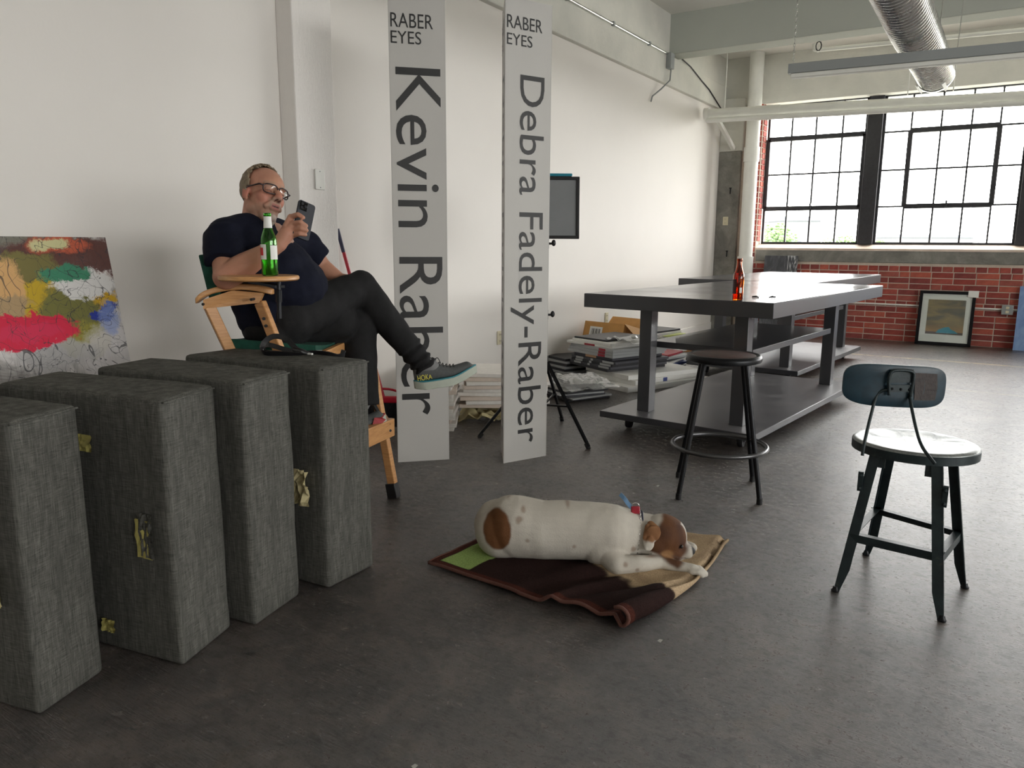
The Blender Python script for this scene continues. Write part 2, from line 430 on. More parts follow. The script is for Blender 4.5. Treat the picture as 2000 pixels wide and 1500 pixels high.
# windows ----------------------------------------------------------
ZR = [1.25, 1.717, 2.176, 2.65, 3.10]
def window(idx, xs, vent, edge=.03):
    rt = struct_root('window_%d' % idx, (xs[0], 11.2, 1.25))
    x0, x1 = xs[0], xs[-1]; T = .03
    fr = MB().bx(x0, x0 + edge, 11.18, 11.22, 1.25, 3.14).bx(x1 - edge, x1, 11.18, 11.22, 1.25, 3.14).bx(x0, x1, 11.18, 11.22, 1.235, 1.262).bx(x0, x1, 11.18, 11.22, 3.085, 3.14)
    obj('frame', fr, STEEL, rt)
    for x in xs[1:-1]:
        obj('glazing_bar', MB().bx(x - .0105, x + .0105, 11.185, 11.215, 1.25, 3.12), STEEL, rt)
    for z in ZR[1:-1]:
        obj('glazing_bar', MB().bx(x0, x1, 11.186, 11.214, z - .0105, z + .0105), STEEL, rt)
    a, b, c, d = vent
    vf = MB().bx(a, b, 11.165, 11.225, c - .03, c + .03).bx(a, b, 11.165, 11.225, d - .03, d + .03).bx(a - .028, a + .028, 11.165, 11.225, c, d).bx(b - .028, b + .028, 11.165, 11.225, c, d)
    v = obj('vent_sash', vf, STEEL, rt)
    obj('latch', MB().box(((a + b) / 2, 11.15, c + .02), (.02, .03, .08)), STEEL, v)
    for i in range(len(xs) - 1):
        for j in range(4):
            obj('pane', MB().bx(xs[i] + .007, xs[i + 1] - .007, 11.198, 11.202, ZR[j] + .007, ZR[j + 1] - .007), PANE, rt)
    return rt
w1 = window(1, [-3.04, -2.718, -2.405, -2.07, -1.765], (-3.02, -1.785, 1.717, 2.65))
w2 = window(2, [-1.585, -1.258, -.926, -.600, -.301, -.012], (-1.258, -.301, 1.717, 2.65))
mull = struct('mullion', MB().bx(-1.765, -1.585, 11.12, 11.24, 1.235, 3.14), STEEL, bevel=.004)
x = .17; k = 3
struct('mullion', MB().bx(-.012, .17, 11.12, 11.24, 1.235, 3.14), STEEL, bevel=.004)
while x + 1.6 < XR:
    c = copy_tree(w2); c.name = 'window_%d' % k; c.location = (x, 11.2, 1.25)
    struct('mullion', MB().bx(x + 1.573, x + 1.753, 11.12, 11.24, 1.235, 3.14), STEEL); x += 1.753; k += 1
struct('wall_window_end', MB().bx(x, XR + .4, 11.05, 11.4, 1.1, 3.2), MORTAR)
# right-hand wall of the big room, with the same steel windows (unseen; their span shaped to balance the light inside)
y0, y1 = -3.0, 5.4
struct('wall_right', MB().bx(XR, XR + .3, YB, 11.4, 0, 1.2).bx(XR, XR + .3, YB, 11.4, 3.14, 3.9).bx(XR, XR + .3, YB, y0, 1.2, 3.14).bx(XR, XR + .3, y1, 11.4, 1.2, 3.14), WALL)
rt = struct_root('window_%d' % k, (XR, y0, 1.2)); mb = MB()
yy = y0
while yy < y1 + .01:
    wd = .012 if round((yy - y0) / .328) % 5 else .07
    mb.bx(XR + .1, XR + .13, yy - wd, yy + wd, 1.2, 3.14); yy += .328
for z in (1.22, 1.69, 2.16, 2.63, 3.12): mb.bx(XR + .1, XR + .13, y0, y1, z - .01, z + .01)
obj('frame', mb, STEEL, rt); obj('pane', MB().bx(XR + .112, XR + .116, y0, y1, 1.2, 3.14), PANE, rt)
# outside ---------------------------------------------------------
HAZE = mat('distant_render', (.17, .18, .19, 1), .9); HAZE2 = mat('distant_roof', (.10, .115, .135, 1), .9); HWIN = mat('distant_glass', (.06, .075, .10, 1), .4)
struct('ground_outside', MB().bx(-200, 200, 13, 300, -9.2, -9), mat('distant_ground', srgb(150, 150, 140), .9))
LEAF = mat('pale_leaves', (.10, .17, .06, 1), .8, var=.5, vs=2)
TRUNK = mat('tree_bark', srgb(100, 84, 70), .9)
def tree(px, d, top, rad, lab):
    p = P(px, 470, d=d); t = thing('tree', lab, 'tree', (p.x, p.y, -9), 'trees outside the window')
    obj('trunk', MB().tube([(p.x, p.y, -9), (p.x, p.y, top - rad)], .25, 8), TRUNK, t)
    mb = MB()
    for i in range(1100):
        v = V((random.gauss(0, 1), random.gauss(0, 1), random.gauss(0, 1))).normalized() * rad * random.uniform(.45, 1)
        v.z *= 1.25
        mb.ell(V((p.x, p.y, top - rad * 1.2)) + v, (random.uniform(.035, .085) * rad, random.uniform(.035, .085) * rad, .05 * rad), seg=6, rings=4)
    obj('crown', mb, LEAF, t)
tree(1512, 62, 3.05, 2.1, 'green leafy tree at the lower left corner of the window')
tree(1618, 80, 1.95, 1.5, 'small pale tree seen through the third pane column')
tree(1650, 84, 2.3, 1.7, 'round pale tree just left of the wide dark window post')
tree(1718, 90, 1.9, 1.2, 'pale tree just right of the wide dark window post')
def building(pxl, pxr, d, top, lab):
    a, b = P(pxl, 470, d=d), P(pxr, 470, d=d); u = (b - a); u.z = 0; L = u.length; u.normalize(); n = V((-u.y, u.x, 0))
    t = thing('building', lab, 'building', (a.x, a.y, -9), 'far buildings outside the window')
    obj('wall', MB().para((a.x, a.y, -9), u * L, n * 12, (0, 0, top + 9)), HAZE, t)
    obj('roof', MB().para(V((a.x, a.y, top)) - u * .5 - n * .5, u * (L + 1), n * 13, (0, 0, .5)), HAZE2, t)
    i = 0
    while i * 3 + 2 < L:
        obj('window', MB().para(V((a.x, a.y, top - 3.4)) + u * (i * 3 + .8) - n * .1, u * 1.2, n * .1, (0, 0, 1.3)), HWIN, t); i += 1
building(1533, 1600, 96, 4.2, 'long pale hazy building with a bluish roof line')
building(1760, 1900, 130, 2.6, 'pale hazy low building right of the wide window post')
# pipes ------------------------------------------------------------
def pipe(name, pts, r, lab, m=WPAINT, couplings=(), seg=16, cat='pipe', **k):
    t = thing(name, lab, cat, V(pts[0]))
    obj('tube', MB().tube(pts, r, seg), m, t, sm=40)
    for a, b, rr in couplings: obj('coupling', MB().tube([a, b], rr, seg), m, t, sm=40)
    return t
pipe('drain_pipe', [(-3.135, 10.8, 0.0), (-3.135, 10.8, 3.74)], .092, 'thick white vertical drain pipe in the corner beside the brick pier',
     couplings=[((-3.135, 10.8, 2.33), (-3.135, 10.8, 2.52), .105), ((-3.135, 10.8, .75), (-3.135, 10.8, 1.06), .108)])
hp = pipe('water_pipe', [(-3.55, 10.06, 2.885), (0, 10.06, 2.775), (XR, 10.06, 2.5)], .06, 'long white pipe hanging across the top of the window',
     couplings=[((-2.9, 10.06, 2.866), (-2.6, 10.06, 2.856), .064), ((-3.56, 10.06, 2.885), (-3.50, 10.06, 2.884), .075)])
for x in (-3.3, -1.2, -.75):
    obj('hanger', MB().tube([(x, 10.06, 2.9), (x, 10.06, 3.73)], .006, 6), WPAINT, hp)
pipe('conduit_pipe', [(-3.5, 9.98, 2.79), (0, 9.98, 2.70), (XR, 9.98, 2.45)], .032, 'thin white pipe slung just under the long white pipe')
sp = pipe('sprinkler_pipe', [(-2.19, 10.0, 3.49), (0, 10.0, 3.43), (XR, 10, 3.3)], .024, 'thin white sprinkler pipe near the ceiling behind the duct')
for x in (-1.35, .35): obj('hanger', MB().tube([(x, 10.0, 3.45), (x, 10.0, 3.73)], .006, 6), WPAINT, sp)
obj('elbow', MB().tube([(-2.19, 10, 3.49), (-2.23, 10, 3.50), (-2.235, 10, 3.56)], .03, 10), WPAINT, sp, sm=40)
h = P(1599, 90, y=9.6)
obj('ceiling_hook', MB().tube([h + V((.03 * math.sin(a * .7), 0, .05 * math.cos(a * .7))) for a in range(9)], .006, 6, closed=True).tube([h + V((0, 0, .05)), (h.x, h.y, 3.73)], .006, 6), BLACKM, loc=h, label='small black metal hook ring hanging from the ceiling behind the beam', cat='hook')
# brace under the pipe
a, b = P(1400, 230, x=-3.5), P(1432, 290, y=10.9)
struct('trim_1', MB().tube([a, b], .035, 4), WPAINT)
# conduit on left beam with box and cable
t = thing('wall_conduit', 'bright metal conduit running along the white beam on the side wall', 'conduit', (WX + .07, 4, 3.355))
obj('tube', MB().tube([(WX + .07, 3.6, 3.36), (WX + .07, 8.72, 3.36)], .013, 10), CHROME, t, sm=40)
for y in (4.4, 5.2, 6.35, 7.3, 8.2): obj('clip', MB().box((WX + .068, y, 3.36), (.034, .03, .04)), GREYMET, t)
obj('junction_box', MB().box((WX + .085, 8.78, 3.29), (.06, .11, .17)), GREYMET, t, bevel=.004)
obj('cable', MB().tube([(WX + .09, 8.8, 3.21), (WX + .09, 8.78, 3.08), (WX + .05, 8.62, 2.96), (WX + .02, 8.45, 2.86), (WX + .02, 8.42, 2.8)], .009, 8), GREYMET, t, sm=40)
pipe('black_cable', [(WX + .03, 9.25, 3.42), (WX + .065, 9.5, 3.36), (WX + .065, 9.9, 3.27), (WX + .065, 10.2, 3.21), (WX + .065, 10.7, 3.05), (WX + .1, 10.9, 3.0), (-3.3, 10.9, 2.98)], .008, 'dark cable sagging along the beam into the corner', BLACK, cat='cable', seg=8)
# duct ---------------------------------------------------------
t = thing('air_duct', 'shiny ribbed round metal air duct hanging below the ceiling', 'duct', (-.785, 8.3, 2.77))
My = Matrix.Rotation(-math.pi / 2, 3, 'X')
prof = []; L = 6.3; n = int(L / .00825)
c0 = V((-.785, 2.0, 2.80))
for i in range(n):
    y = i * .00825; prof.append((.155 + .008 * math.sin(i * math.pi / 4) + .003 * math.sin(y * 3), y))
mb = MB(); mb.lathe(prof, c0, 40, My); mb.f = [f for f in mb.f if len(f) == 4]; mb.m = [0] * len(mb.f)
for i, v in enumerate(mb.v):   # light sag
    mb.v[i] = (v[0] + .006 * math.sin(v[1] * 1.7), v[1], v[2] - .015 * sstep(5, 8.3, v[1]))
dm = mb.mesh('duct'); dm.materials.append(DUCT)
d = obj('duct_tube', dm, [], t, sm=60)
s = d.modifiers.new('s', 'SOLIDIFY'); s.thickness = .003
obj('duct_tube', MB().lathe([(.158, 0), (.158, 6.4)], (-.785, -4.4, 2.80), 32, My), DUCT, t, sm=40)
obj('collar', MB().lathe([(.166, 0), (.166, .05)], (-.785, 8.33, 2.782), 40, My), DUCT, t, sm=40)
for sgn in (-1, 1):
    obj('register_blade', MB().box((-.785 + sgn * .105, 8.18, 2.63), (.03, .36, .012), M=Matrix.Rotation(sgn * -.7, 3, 'Y')), WPAINT, t)
obj('damper', MB().lathe([(.15, 0), (.15, .008)], (-.785, 8.3, 2.782), 30, My), GREYMET, t, sm=40)
for y in (6.6, 8.25):
    obj('strap', MB().tube([(-.62, y, 2.8), (-.60, y, 3.8)], .004, 6).tube([(-.95, y, 2.8), (-.97, y, 3.8)], .004, 6), CHROME, t)
# fluorescent channel
t = thing('strip_light', 'long grey unlit strip light hanging on a chain across the room', 'light', (-1.6, 6.3, 2.5))
u = V((1, .09, 0)).normalized(); o = V((-1.585, 6.27, 2.50)); nrm = V((-u.y, u.x, 0))
obj('housing', MB().para(o, u * 4.9, nrm * .07, (0, 0, .07)), GREYMET, t, bevel=.003)
obj('lens', MB().para(o + V((0, 0, -.035)) + nrm * .006 + u * .02, u * 4.86, nrm * .058, (0, 0, .035)), WPAINT, t, bevel=.006)
for k in (.03, 2.4, 4.8):
    pch = o + u * k + nrm * .035 + V((0, 0, .07)); mb = MB(); z = pch.z; i = 0
    while z < 3.795:
        q0 = MB(); pts = []
        for a in range(8):
            th = a * math.pi / 4; s1, c1 = math.sin(th) * .007, math.cos(th) * .016
            pts.append(V((pch.x + (s1 if i % 2 else 0), pch.y + (0 if i % 2 else s1), z + .012 + c1)))
        mb.tube(pts, .0022, 4, closed=True); z += .025; i += 1
    obj('chain', mb, CHROME, t, kind='stuff')
# outlets ------------------------------------------------------
IVORY = mat('ivory_plastic', srgb(214, 206, 178), .4)
def outlet(x, y, z, lab, face='x', m=IVORY, duplex=True):
    t = thing('wall_outlet' if duplex else 'light_switch', lab, 'outlet' if duplex else 'switch', (x, y, z))
    if face == 'x': obj('plate', MB().box((x + .004, y, z), (.008, .075, .118)), m, t, bevel=.003)
    else: obj('plate', MB().box((x, y - .004, z), (.075, .008, .118)), m, t, bevel=.003)
    for s in (-.027, .027):
        if duplex:
            c = (x + .009, y, z + s) if face == 'x' else (x, y - .009, z + s)
            dd = (.004, .034, .03) if face == 'x' else (.034, .004, .03)
            k = obj('socket', MB().box(c, dd), IVORY, t, bevel=.003)
            for e in (-.007, .007):
                c2 = (x + .0112, y + e, z + s) if face == 'x' else (x + e, y - .0112, z + s)
                obj('slot', MB().box(c2, (.001, .003, .012) if face == 'x' else (.003, .001, .012)), BLACK, k)
        else: obj('screw', MB().box((x + .009, y, z + s * 1.7), (.002, .006, .006)), GREYMET, t)
    return t
outlet(WX, 7.47, .433, 'ivory wall outlet above the book piles, left of the table')
outlet(WX, 5.40, .424, 'ivory wall outlet half hidden behind the second sign post')
outlet(-3.50, 3.29, 1.585, 'white blank cover plate on the rough white column', m=WPAINT, duplex=False)
outlet(-3.486, 10.93, 1.549, 'old ivory outlet on the bare concrete pilaster', face='y')
for z in (2.0, 1.13):
    h = V((-3.44, 10.925, z)); obj('bolt', MB().box(h, (.03, .02, .012)).box(h + V((0, 0, -.04)), (.012, .015, .08)), BLACKM, loc=h, label='black bolt in the bare concrete pilaster, %s the old outlet' % ('above' if z > 1.5 else 'below'), cat='bolt')
t = thing('wall_conduit', 'thin white conduit along the brick wall behind the framed picture', 'conduit', (-2, 10.965, .47))
obj('tube', MB().tube([(-2.9, 10.965, .475), (-.06, 10.965, .468)], .011, 8), WPAINT, t, sm=40)
obj('tube', MB().tube([(.05, 10.965, .468), (XR, 10.965, .46)], .011, 8), WPAINT, t, sm=40)
t = thing('outlet_box', 'grey metal outlet box on the brick wall at the end of the conduit', 'outlet', (0, 10.95, .467))
obj('box', MB().box((0, 10.955, .467), (.12, .05, .115)), GREYMET, t, bevel=.004)
for s in (-.025, .025): obj('socket', MB().box((0, 10.928, .467 + s), (.034, .006, .03)), IVORY, t, bevel=.002)
# ================================================================== BLOCKS
def block(A, B, dirv, L, h, lab, lean=(0, 0)):
    """A near bottom corner of the end face, B far bottom corner, dirv the long direction"""
    A, B = V((A[0], A[1], 0)), V((B[0], B[1], 0)); d = V((dirv[0], dirv[1], 0)).normalized()
    t = thing('upholstered_block', lab, 'ottoman', ((A + B) / 2), 'grey fabric blocks in a row')
    me = MB().para(A, B - A, d * L, (lean[0], lean[1], h)).mesh()
    bm = bmesh.new(); bm.from_mesh(me)
    bmesh.ops.subdivide_edges(bm, edges=bm.edges[:], cuts=14, use_grid_fill=True)
    c = sum((v.co for v in bm.verts), V()) / len(bm.verts)
    for v in bm.verts:
        n = noise.noise(v.co * 3.0 + V((A.x * 9, 0, 0))) * .007 + noise.noise(v.co * 11) * .002
        dv = v.co - c; r = max(abs(dv.normalized().x), .3)
        if v.co.z > .01: v.co += V((dv.x, dv.y, 0)).normalized() * n
        if v.co.z > h - .01: v.co.z += .006 * math.cos(dv.dot(d) * 4) + n * .5
    bm.to_mesh(me); bm.free()
    o = obj('cover', me, FABRIC, t, sm=None)
    b = o.modifiers.new('b', 'BEVEL'); b.width = .016; b.segments = 3; b.limit_method = 'ANGLE'; b.angle_limit = 1.0; smooth(o.data)
    # piping seam around the top of the end face
    w = B - A; up = V((lean[0], lean[1], h)); q = .004
    T0, T1 = A + up, B + up
    obj('seam', MB().tube([T0 - d * q + w * .03 + V((0, 0, -.006)), T1 - d * q - w * .03 + V((0, 0, -.006))], .003, 6), FABRIC, t)
    return t, A, B, d
def tape(t, p, u, v, m, curl=.01, name='tape_patch', n=7, jag=.006):
    p, u, v = V(p), V(u), V(v); nn = u.cross(v).normalized(); mb = MB(); vs = []
    for s in (0, 1):
        for i in range(n + 1):
            for j in range(n + 1):
                a, b = i / n, j / n
                w = nn * (.003 * (1 - s) + curl * (abs(noise.noise(V((a * 3, b * 3, p.x * 7)))) * 2 + (a - .3) ** 2))
                e = jag * noise.noise(V((b * 5, p.y * 9, 0)))
                vs.append(p + u * a + v * b + w + u.normalized() * (e if i in (0, n) else 0))
    N1 = (n + 1) ** 2; fs = []
    for i in range(n):
        for j in range(n):
            q = i * (n + 1) + j; fs.append((q, q + 1, q + n + 2, q + n + 1)); fs.append((N1 + q, N1 + q + n + 1, N1 + q + n + 2, N1 + q + 1))
    mb.add(vs, fs); obj(name, mb, m, t)
b4, A, B, d = block((-1.930, 1.785), (-1.935, 2.026), (-.992, -.10), .67, .800, 'grey fabric block nearest the man, with a black strap on top')
def face_pt(A, B, d, s, z): return A + d * s + V((0, 0, z))
# patches sit on the side that faces the viewer (through A along d) ; outward = away from B
def side_tape(t, A, B, d, s, z, w, h, m, curl=.01, **k):
    out = (A - B); out -= d * out.dot(d); out.normalize()
    p = A + d * s + V((0, 0, z)) + out * .006
    u = -d * w
    # orientation so the normal points outward
    if u.cross(V((0, 0, h))).dot(out) < 0: p, u = p + u, -u
    tape(t, p, u, V((0, 0, h)), m, curl, **k)
side_tape(b4, A, B, d, .125, .31, .075, .125, PAPERY, .028)
b3, A, B, d = block((-1.925, 1.462), (-1.980, 1.697), (-.985, -.15), .64, .800, 'grey fabric block second from the man, plain end towards the floor')
b2, A, B, d = block((-1.905, 1.190), (-1.987, 1.420), (-.982, -.19), .66, .790, 'large grey fabric block with a torn grey and yellow patch on its side', (-.01, 0))
side_tape(b2, A, B, d, .13, .325, .06, .115, YTAPE, .006, name='adhesive_patch'); side_tape(b2, A, B, d, .115, .33, .055, .13, FABRIC, .012, name='fabric_patch')
side_tape(b2, A, B, d, .335, .62, .06, .05, YTAPE, .006); side_tape(b2, A, B, d, .30, .06, .05, .04, YTAPE, .006)
b1, A, B, d = block((-2.005, .842), (-2.075, 1.052), (-.975, -.22), .66, .785, 'grey fabric block cut by the left edge of the photograph')
side_tape(b1, A, B, d, .145, .30, .07, .11, PAPERY, .012); side_tape(b1, A, B, d, .11, .295, .03, .115, YTAPE, .01)
# strap on block 4
t = thing('strap', 'black webbing camera strap lying in loops on the grey block nearest the man', 'strap', P(600, 690, z=.81))
ZS = .806
def ribbon(pts, wd, th=.003, tilt=0.0):
    """flat band, standing on edge by default"""
    pts = [V(p) for p in pts]; vs = []
    for i, p in enumerate(pts):
        tg = (pts[min(i + 1, len(pts) - 1)] - pts[max(i - 1, 0)]).normalized()
        up = V((0, 0, 1)); up = (up - tg * up.dot(tg))
        if up.length < .2: up = CY.copy()
        up.normalize(); sd = tg.cross(up)
        a = tilt; u2 = up * math.cos(a) + sd * math.sin(a); s2 = tg.cross(u2)
        for e, f in ((-1, -1), (1, -1), (1, 1), (-1, 1)): vs.append(p + u2 * wd / 2 * e + s2 * th / 2 * f)
    fs = []
    for i in range(len(pts) - 1):
        for k in range(4): fs.append((i * 4 + k, i * 4 + (k + 1) % 4, i * 4 + 4 + (k + 1) % 4, i * 4 + 4 + k))
    fs += [(3, 2, 1, 0), tuple(len(vs) - 4 + k for k in range(4))]
    return MB().add(vs, fs)
def crv(pts, n=8):
    pts = [V(p) for p in pts]; out = []
    for i in range(len(pts) - 1):
        a, b, c, e = pts[max(i - 1, 0)], pts[i], pts[i + 1], pts[min(i + 2, len(pts) - 1)]
        for k in range(n):
            s = k / n
            out.append(.5 * ((2 * b) + (c - a) * s + (2 * a - 5 * b + 4 * c - e) * s * s + (3 * b - a - 3 * c + e) * s ** 3))
    out.append(pts[-1]); return out
dS = P(600, 690, z=.81); dS = (dS - CAM).dot(R3 @ V((0, 0, -1)))
def sp_(px, py, dd=0): return P(px, py, d=dS + dd)
obj('loop', ribbon(crv([sp_(590, 692), sp_(573, 676, .02), sp_(558, 661, .03), sp_(535, 657, .02), sp_(517, 668), sp_(511, 684, -.02), sp_(522, 690, -.04), sp_(560, 691, -.04), sp_(590, 693, -.02)]), .02, .004, .5), BLACK, t, sm=50)
obj('loop', ribbon(crv([sp_(588, 690), sp_(555, 682, -.01), sp_(525, 674, .01), sp_(514, 682, .04), sp_(530, 690, .04), sp_(575, 692, .01)]), .018, .004, .5), BLACK, t, sm=50)
obj('knot', MB().chain([(sp_(576, 684), .011), (sp_(588, 687, -.01), .013), (sp_(600, 692), .012)]), BLACK, t, sm=0)
obj('tail', ribbon(crv([sp_(592, 692), sp_(615, 690, .01), sp_(640, 692, -.01), sp_(660, 697), sp_(673, 691, .02), sp_(666, 688, .03)]), .022, .005, .3), BLACK, t, sm=50)
obj('tail', ribbon(crv([sp_(590, 694), sp_(618, 698, -.01), sp_(645, 700, -.02), sp_(668, 702)]), .02, .006, 1.2), BLACK, t, sm=50)
obj('buckle', MB().box(sp_(606, 691, -.03), (.022, .008, .006)), WPAINT, t)
# ================================================================== PAINTING
q = N('abstract_painting'); g = q.coord()   # object space: y along wall, z up
dn = q.noise(g, 5, 6, .7, .5)
wob = q.n('ShaderNodeTexNoise'); q.t.links.new(g, wob.inputs[0]); wob.inputs['Scale'].default_value = 9; wob.inputs['Roughness'].default_value = .75; wob.inputs['Detail'].default_value = 6
wv = q.n('ShaderNodeVectorMath', operation='SUBTRACT'); q.t.links.new(wob.outputs['Color'], wv.inputs[0]); wv.inputs[1].default_value = (.5, .5, .5)
wm = q.n('ShaderNodeVectorMath', operation='SCALE'); q.t.links.new(wv.outputs[0], wm.inputs[0]); wm.inputs['Scale'].default_value = .16
gg = q.n('ShaderNodeVectorMath', operation='ADD'); q.t.links.new(g, gg.inputs[0]); q.t.links.new(wm.outputs[0], gg.inputs[1]); G2 = gg.outputs[0]
streak = q.noise(q.map(g, (1, 30, 2)), 3, 5, .7, .6)
col = q.ramp(dn, [(.35, srgb(120, 116, 112)), (.5, srgb(190, 186, 184)), (.62, srgb(222, 218, 216))])
col = q.mix(q.ramp(streak, [(.5, 0.0), (.7, .55)]), col, srgb(96, 92, 92))
def blob(y, z, ry, rz, c, soft=.25, mx=1.0):
    global col
    m_ = q.map(G2, (0, 1 / ry, 1 / rz), loc=(0, -y / ry, -z / rz))
    ln = q.n('ShaderNodeVectorMath', operation='LENGTH'); q.t.links.new(m_, ln.inputs[0])
    f = q.ramp(ln.outputs['Value'], [(1 - soft * .55, (mx, mx, mx, 1)), (1, 0.0)])
    col = q.mix(f, col, c)
# coordinates relative to the lower right corner of the canvas (y negative to the left)
PT = {}
def pb(px, py, rx, ry, c, soft=.25, mx=1.0):
    p = P(px, py, x=-3.52); blob(p.y - 2.02, p.z, rx / 210., ry / 400., c, soft, mx)
pb(60, 480, 90, 40, srgb(96, 94, 76), .6, .8); pb(30, 520, 40, 30, srgb(70, 74, 82), .5, .8)
pb(165, 510, 75, 52, srgb(92, 48, 40), .3, .95); pb(130, 480, 30, 22, srgb(190, 90, 60), .5); pb(112, 480, 18, 14, srgb(205, 200, 150), .5)
pb(185, 545, 22, 14, srgb(168, 84, 52), .5)
pb(70, 585, 62, 62, srgb(196, 164, 30), .25); pb(60, 520, 30, 24, srgb(120, 112, 60), .4); pb(168, 585, 34, 24, srgb(206, 164, 20), .2)
pb(140, 610, 30, 56, srgb(118, 116, 56), .35); pb(165, 665, 26, 34, srgb(146, 140, 52), .3)
pb(215, 690, 40, 60, srgb(206, 202, 202), .5, .8); pb(110, 690, 40, 30, srgb(176, 174, 174), .5, .8)
pb(172, 555, 34, 26, srgb(226, 224, 222), .3); pb(138, 537, 24, 16, srgb(60, 136, 104), .35)
pb(6, 560, 22, 50, srgb(216, 170, 112), .4); pb(10, 600, 26, 20, srgb(178, 150, 110), .4)
pb(20, 652, 62, 32, srgb(214, 26, 66), .15); pb(55, 650, 32, 18, srgb(214, 40, 80), .5)
pb(200, 617, 14, 9, srgb(24, 48, 150), .2); pb(213, 600, 10, 8, srgb(36, 60, 160), .3); pb(212, 625, 12, 40, srgb(130, 150, 205), .7, .7)
# scribbled charcoal lines
for sc_, w_, th in ((5, .0028, .5), (9, .0036, .47), (4, .003, .56), (7, .003, .44)):
    nz = q.noise(q.map(g, (1, 1, 1), loc=(sc_, sc_ * 2, 3)), sc_, 2, .4, 1.2)
    f = q.math('LESS_THAN', q.math('ABSOLUTE', q.math('SUBTRACT', nz, th)), w_)
    col = q.mix(q.math('MULTIPLY', f, .75), col, srgb(52, 52, 58))
pe = q.noise(q.map(g, (1, 60, 3), rot=(.5, 0, 0)), 2, 5, .7)
col = q.mix(q.ramp(pe, [(.62, 0.0), (.72, .5)]), col, srgb(60, 58, 60))
q.p(col=col, rough=.6, spec=.4).bump(streak, .25, .004); ART = q.m
t = thing('canvas_painting', 'colourful abstract painting with yellow, red and blue, leaning on the wall behind the blocks', 'painting', (-3.36, 2.02, 0))
lo, up_ = V((-3.33, 2.02, .0)), V((-3.59, 2.02, 1.237))
# local frame: canvas plane contains y axis and the leaning direction; thickness to the wall
lean = up_ - lo; nrm = V((-lean.z, 0, lean.x)).normalized()
def canvas(parent, lo, L, lean, nrm, th, m_face, m_edge):
    o = obj('canvas', MB().para(lo - V((0, L, 0)), (0, L, 0), lean, nrm * th), [m_face], parent)
    return o
PLO = lo
canvas(t, lo, 1.6, lean, nrm, .022, ART, BOARD)
for yy in (-.03, -.8, -1.57):
    obj('stretcher_bar', MB().para(lo + V((0, yy - .02, 0)) + nrm * .022, (0, .04, 0), lean, nrm * .008), WOOD, t)
# ================================================================== SIGN POSTS
def text_mesh(s):
    cu = bpy.data.curves.new('t', 'FONT'); cu.body = s; cu.size = 1; cu.resolution_u = 4
    o = bpy.data.objects.new('t', cu); sc.collection.objects.link(o)
    dg = bpy.context.evaluated_depsgraph_get(); dg.update()
    me = bpy.data.meshes.new_from_object(o.evaluated_get(dg)); bpy.data.objects.remove(o); return me
def letters(parent, s, o, rd, up, m=None, name='lettering', off=.0015):
    """text s in the parallelogram o + rd (reading) + up (letter height), one part per word"""
    full = text_mesh(s); o, rd, up = V(o), V(rd), V(up)
    xs = [v.co.x for v in full.vertices]; ys = [v.co.y for v in full.vertices]
    x0, x1, y0, y1 = min(xs), max(xs), min(ys), max(ys); nn = rd.cross(up).normalized()
    words = s.split(' '); pre = ''
    for w_ in words:
        me = text_mesh(w_); end = max(v.co.x for v in text_mesh(pre + w_).vertices); dx = end - max(v.co.x for v in me.vertices)
        for v in me.vertices: v.co = o + rd * ((v.co.x + dx - x0) / (x1 - x0)) + up * ((v.co.y - y0) / (y1 - y0)) + nn * off
        obj(name, me, m or INK, parent); pre += w_ + ' '
def signpost(A, B, H, lab, name, z0, z1, f0, f1, sub, both=True):
    A, B = V((A[0], A[1], 0)), V((B[0], B[1], 0)); u = B - A; W = u.length; un = u / W
    C = A + Matrix.Rotation(math.radians(60), 3, 'Z') @ u
    t = thing('sign_post', lab, 'sign', (A + B + C) / 3, 'triangular white foam board sign posts')
    cen = (A + B + C) / 3
    for a, b in ((A, B), (B, C), (C, A)):
        e = (b - a).normalized(); n = V((e.y, -e.x, 0))
        pn = obj('panel', MB().para(a + e * .002 - n * .005, e * (W - .004), -n * -.005, (0, 0, H)), BOARD, t)
        a2 = a + n * .0003
        if sub == 'full' or (a, b) == (A, B) or both:
            letters(pn, 'RABER', a2 + e * W * .04 + V((0, 0, z0[0])), e * W * .74, V((0, 0, z0[1] - z0[0])))
            letters(pn, 'EYES', a2 + e * W * .04 + V((0, 0, z0[2])), e * W * .53, V((0, 0, z0[3] - z0[2])))
            letters(pn, name, a2 + e * W * f0 + V((0, 0, z1[0])), V((0, 0, z1[1] - z1[0])), e * W * (f1 - f0))
    return t
A, B = (-2.799, 3.139), (-2.596, 3.353)
zl = lambda py, px=770: zat(px, py, *A)
signpost(A, B, 2.452, 'white sign post nearer the man, with the shorter, bolder vertical name', 'Kevin Raber',
         (zl(52), zl(24), zl(84), zl(59)), (zl(130, 775), zl(812, 790)), .10, .90, '')
A, B = (-2.294, 3.456), (-2.174, 3.729)
signpost(A, B, 2.452, 'white sign post nearer the table, with the longer hyphenated vertical name', 'Debra Fadely-Raber',
         (zl(52, 990), zl(26, 990), zl(85, 990), zl(62, 990)), (zl(141, 1010), zl(872, 1010)), .15, .84, '')
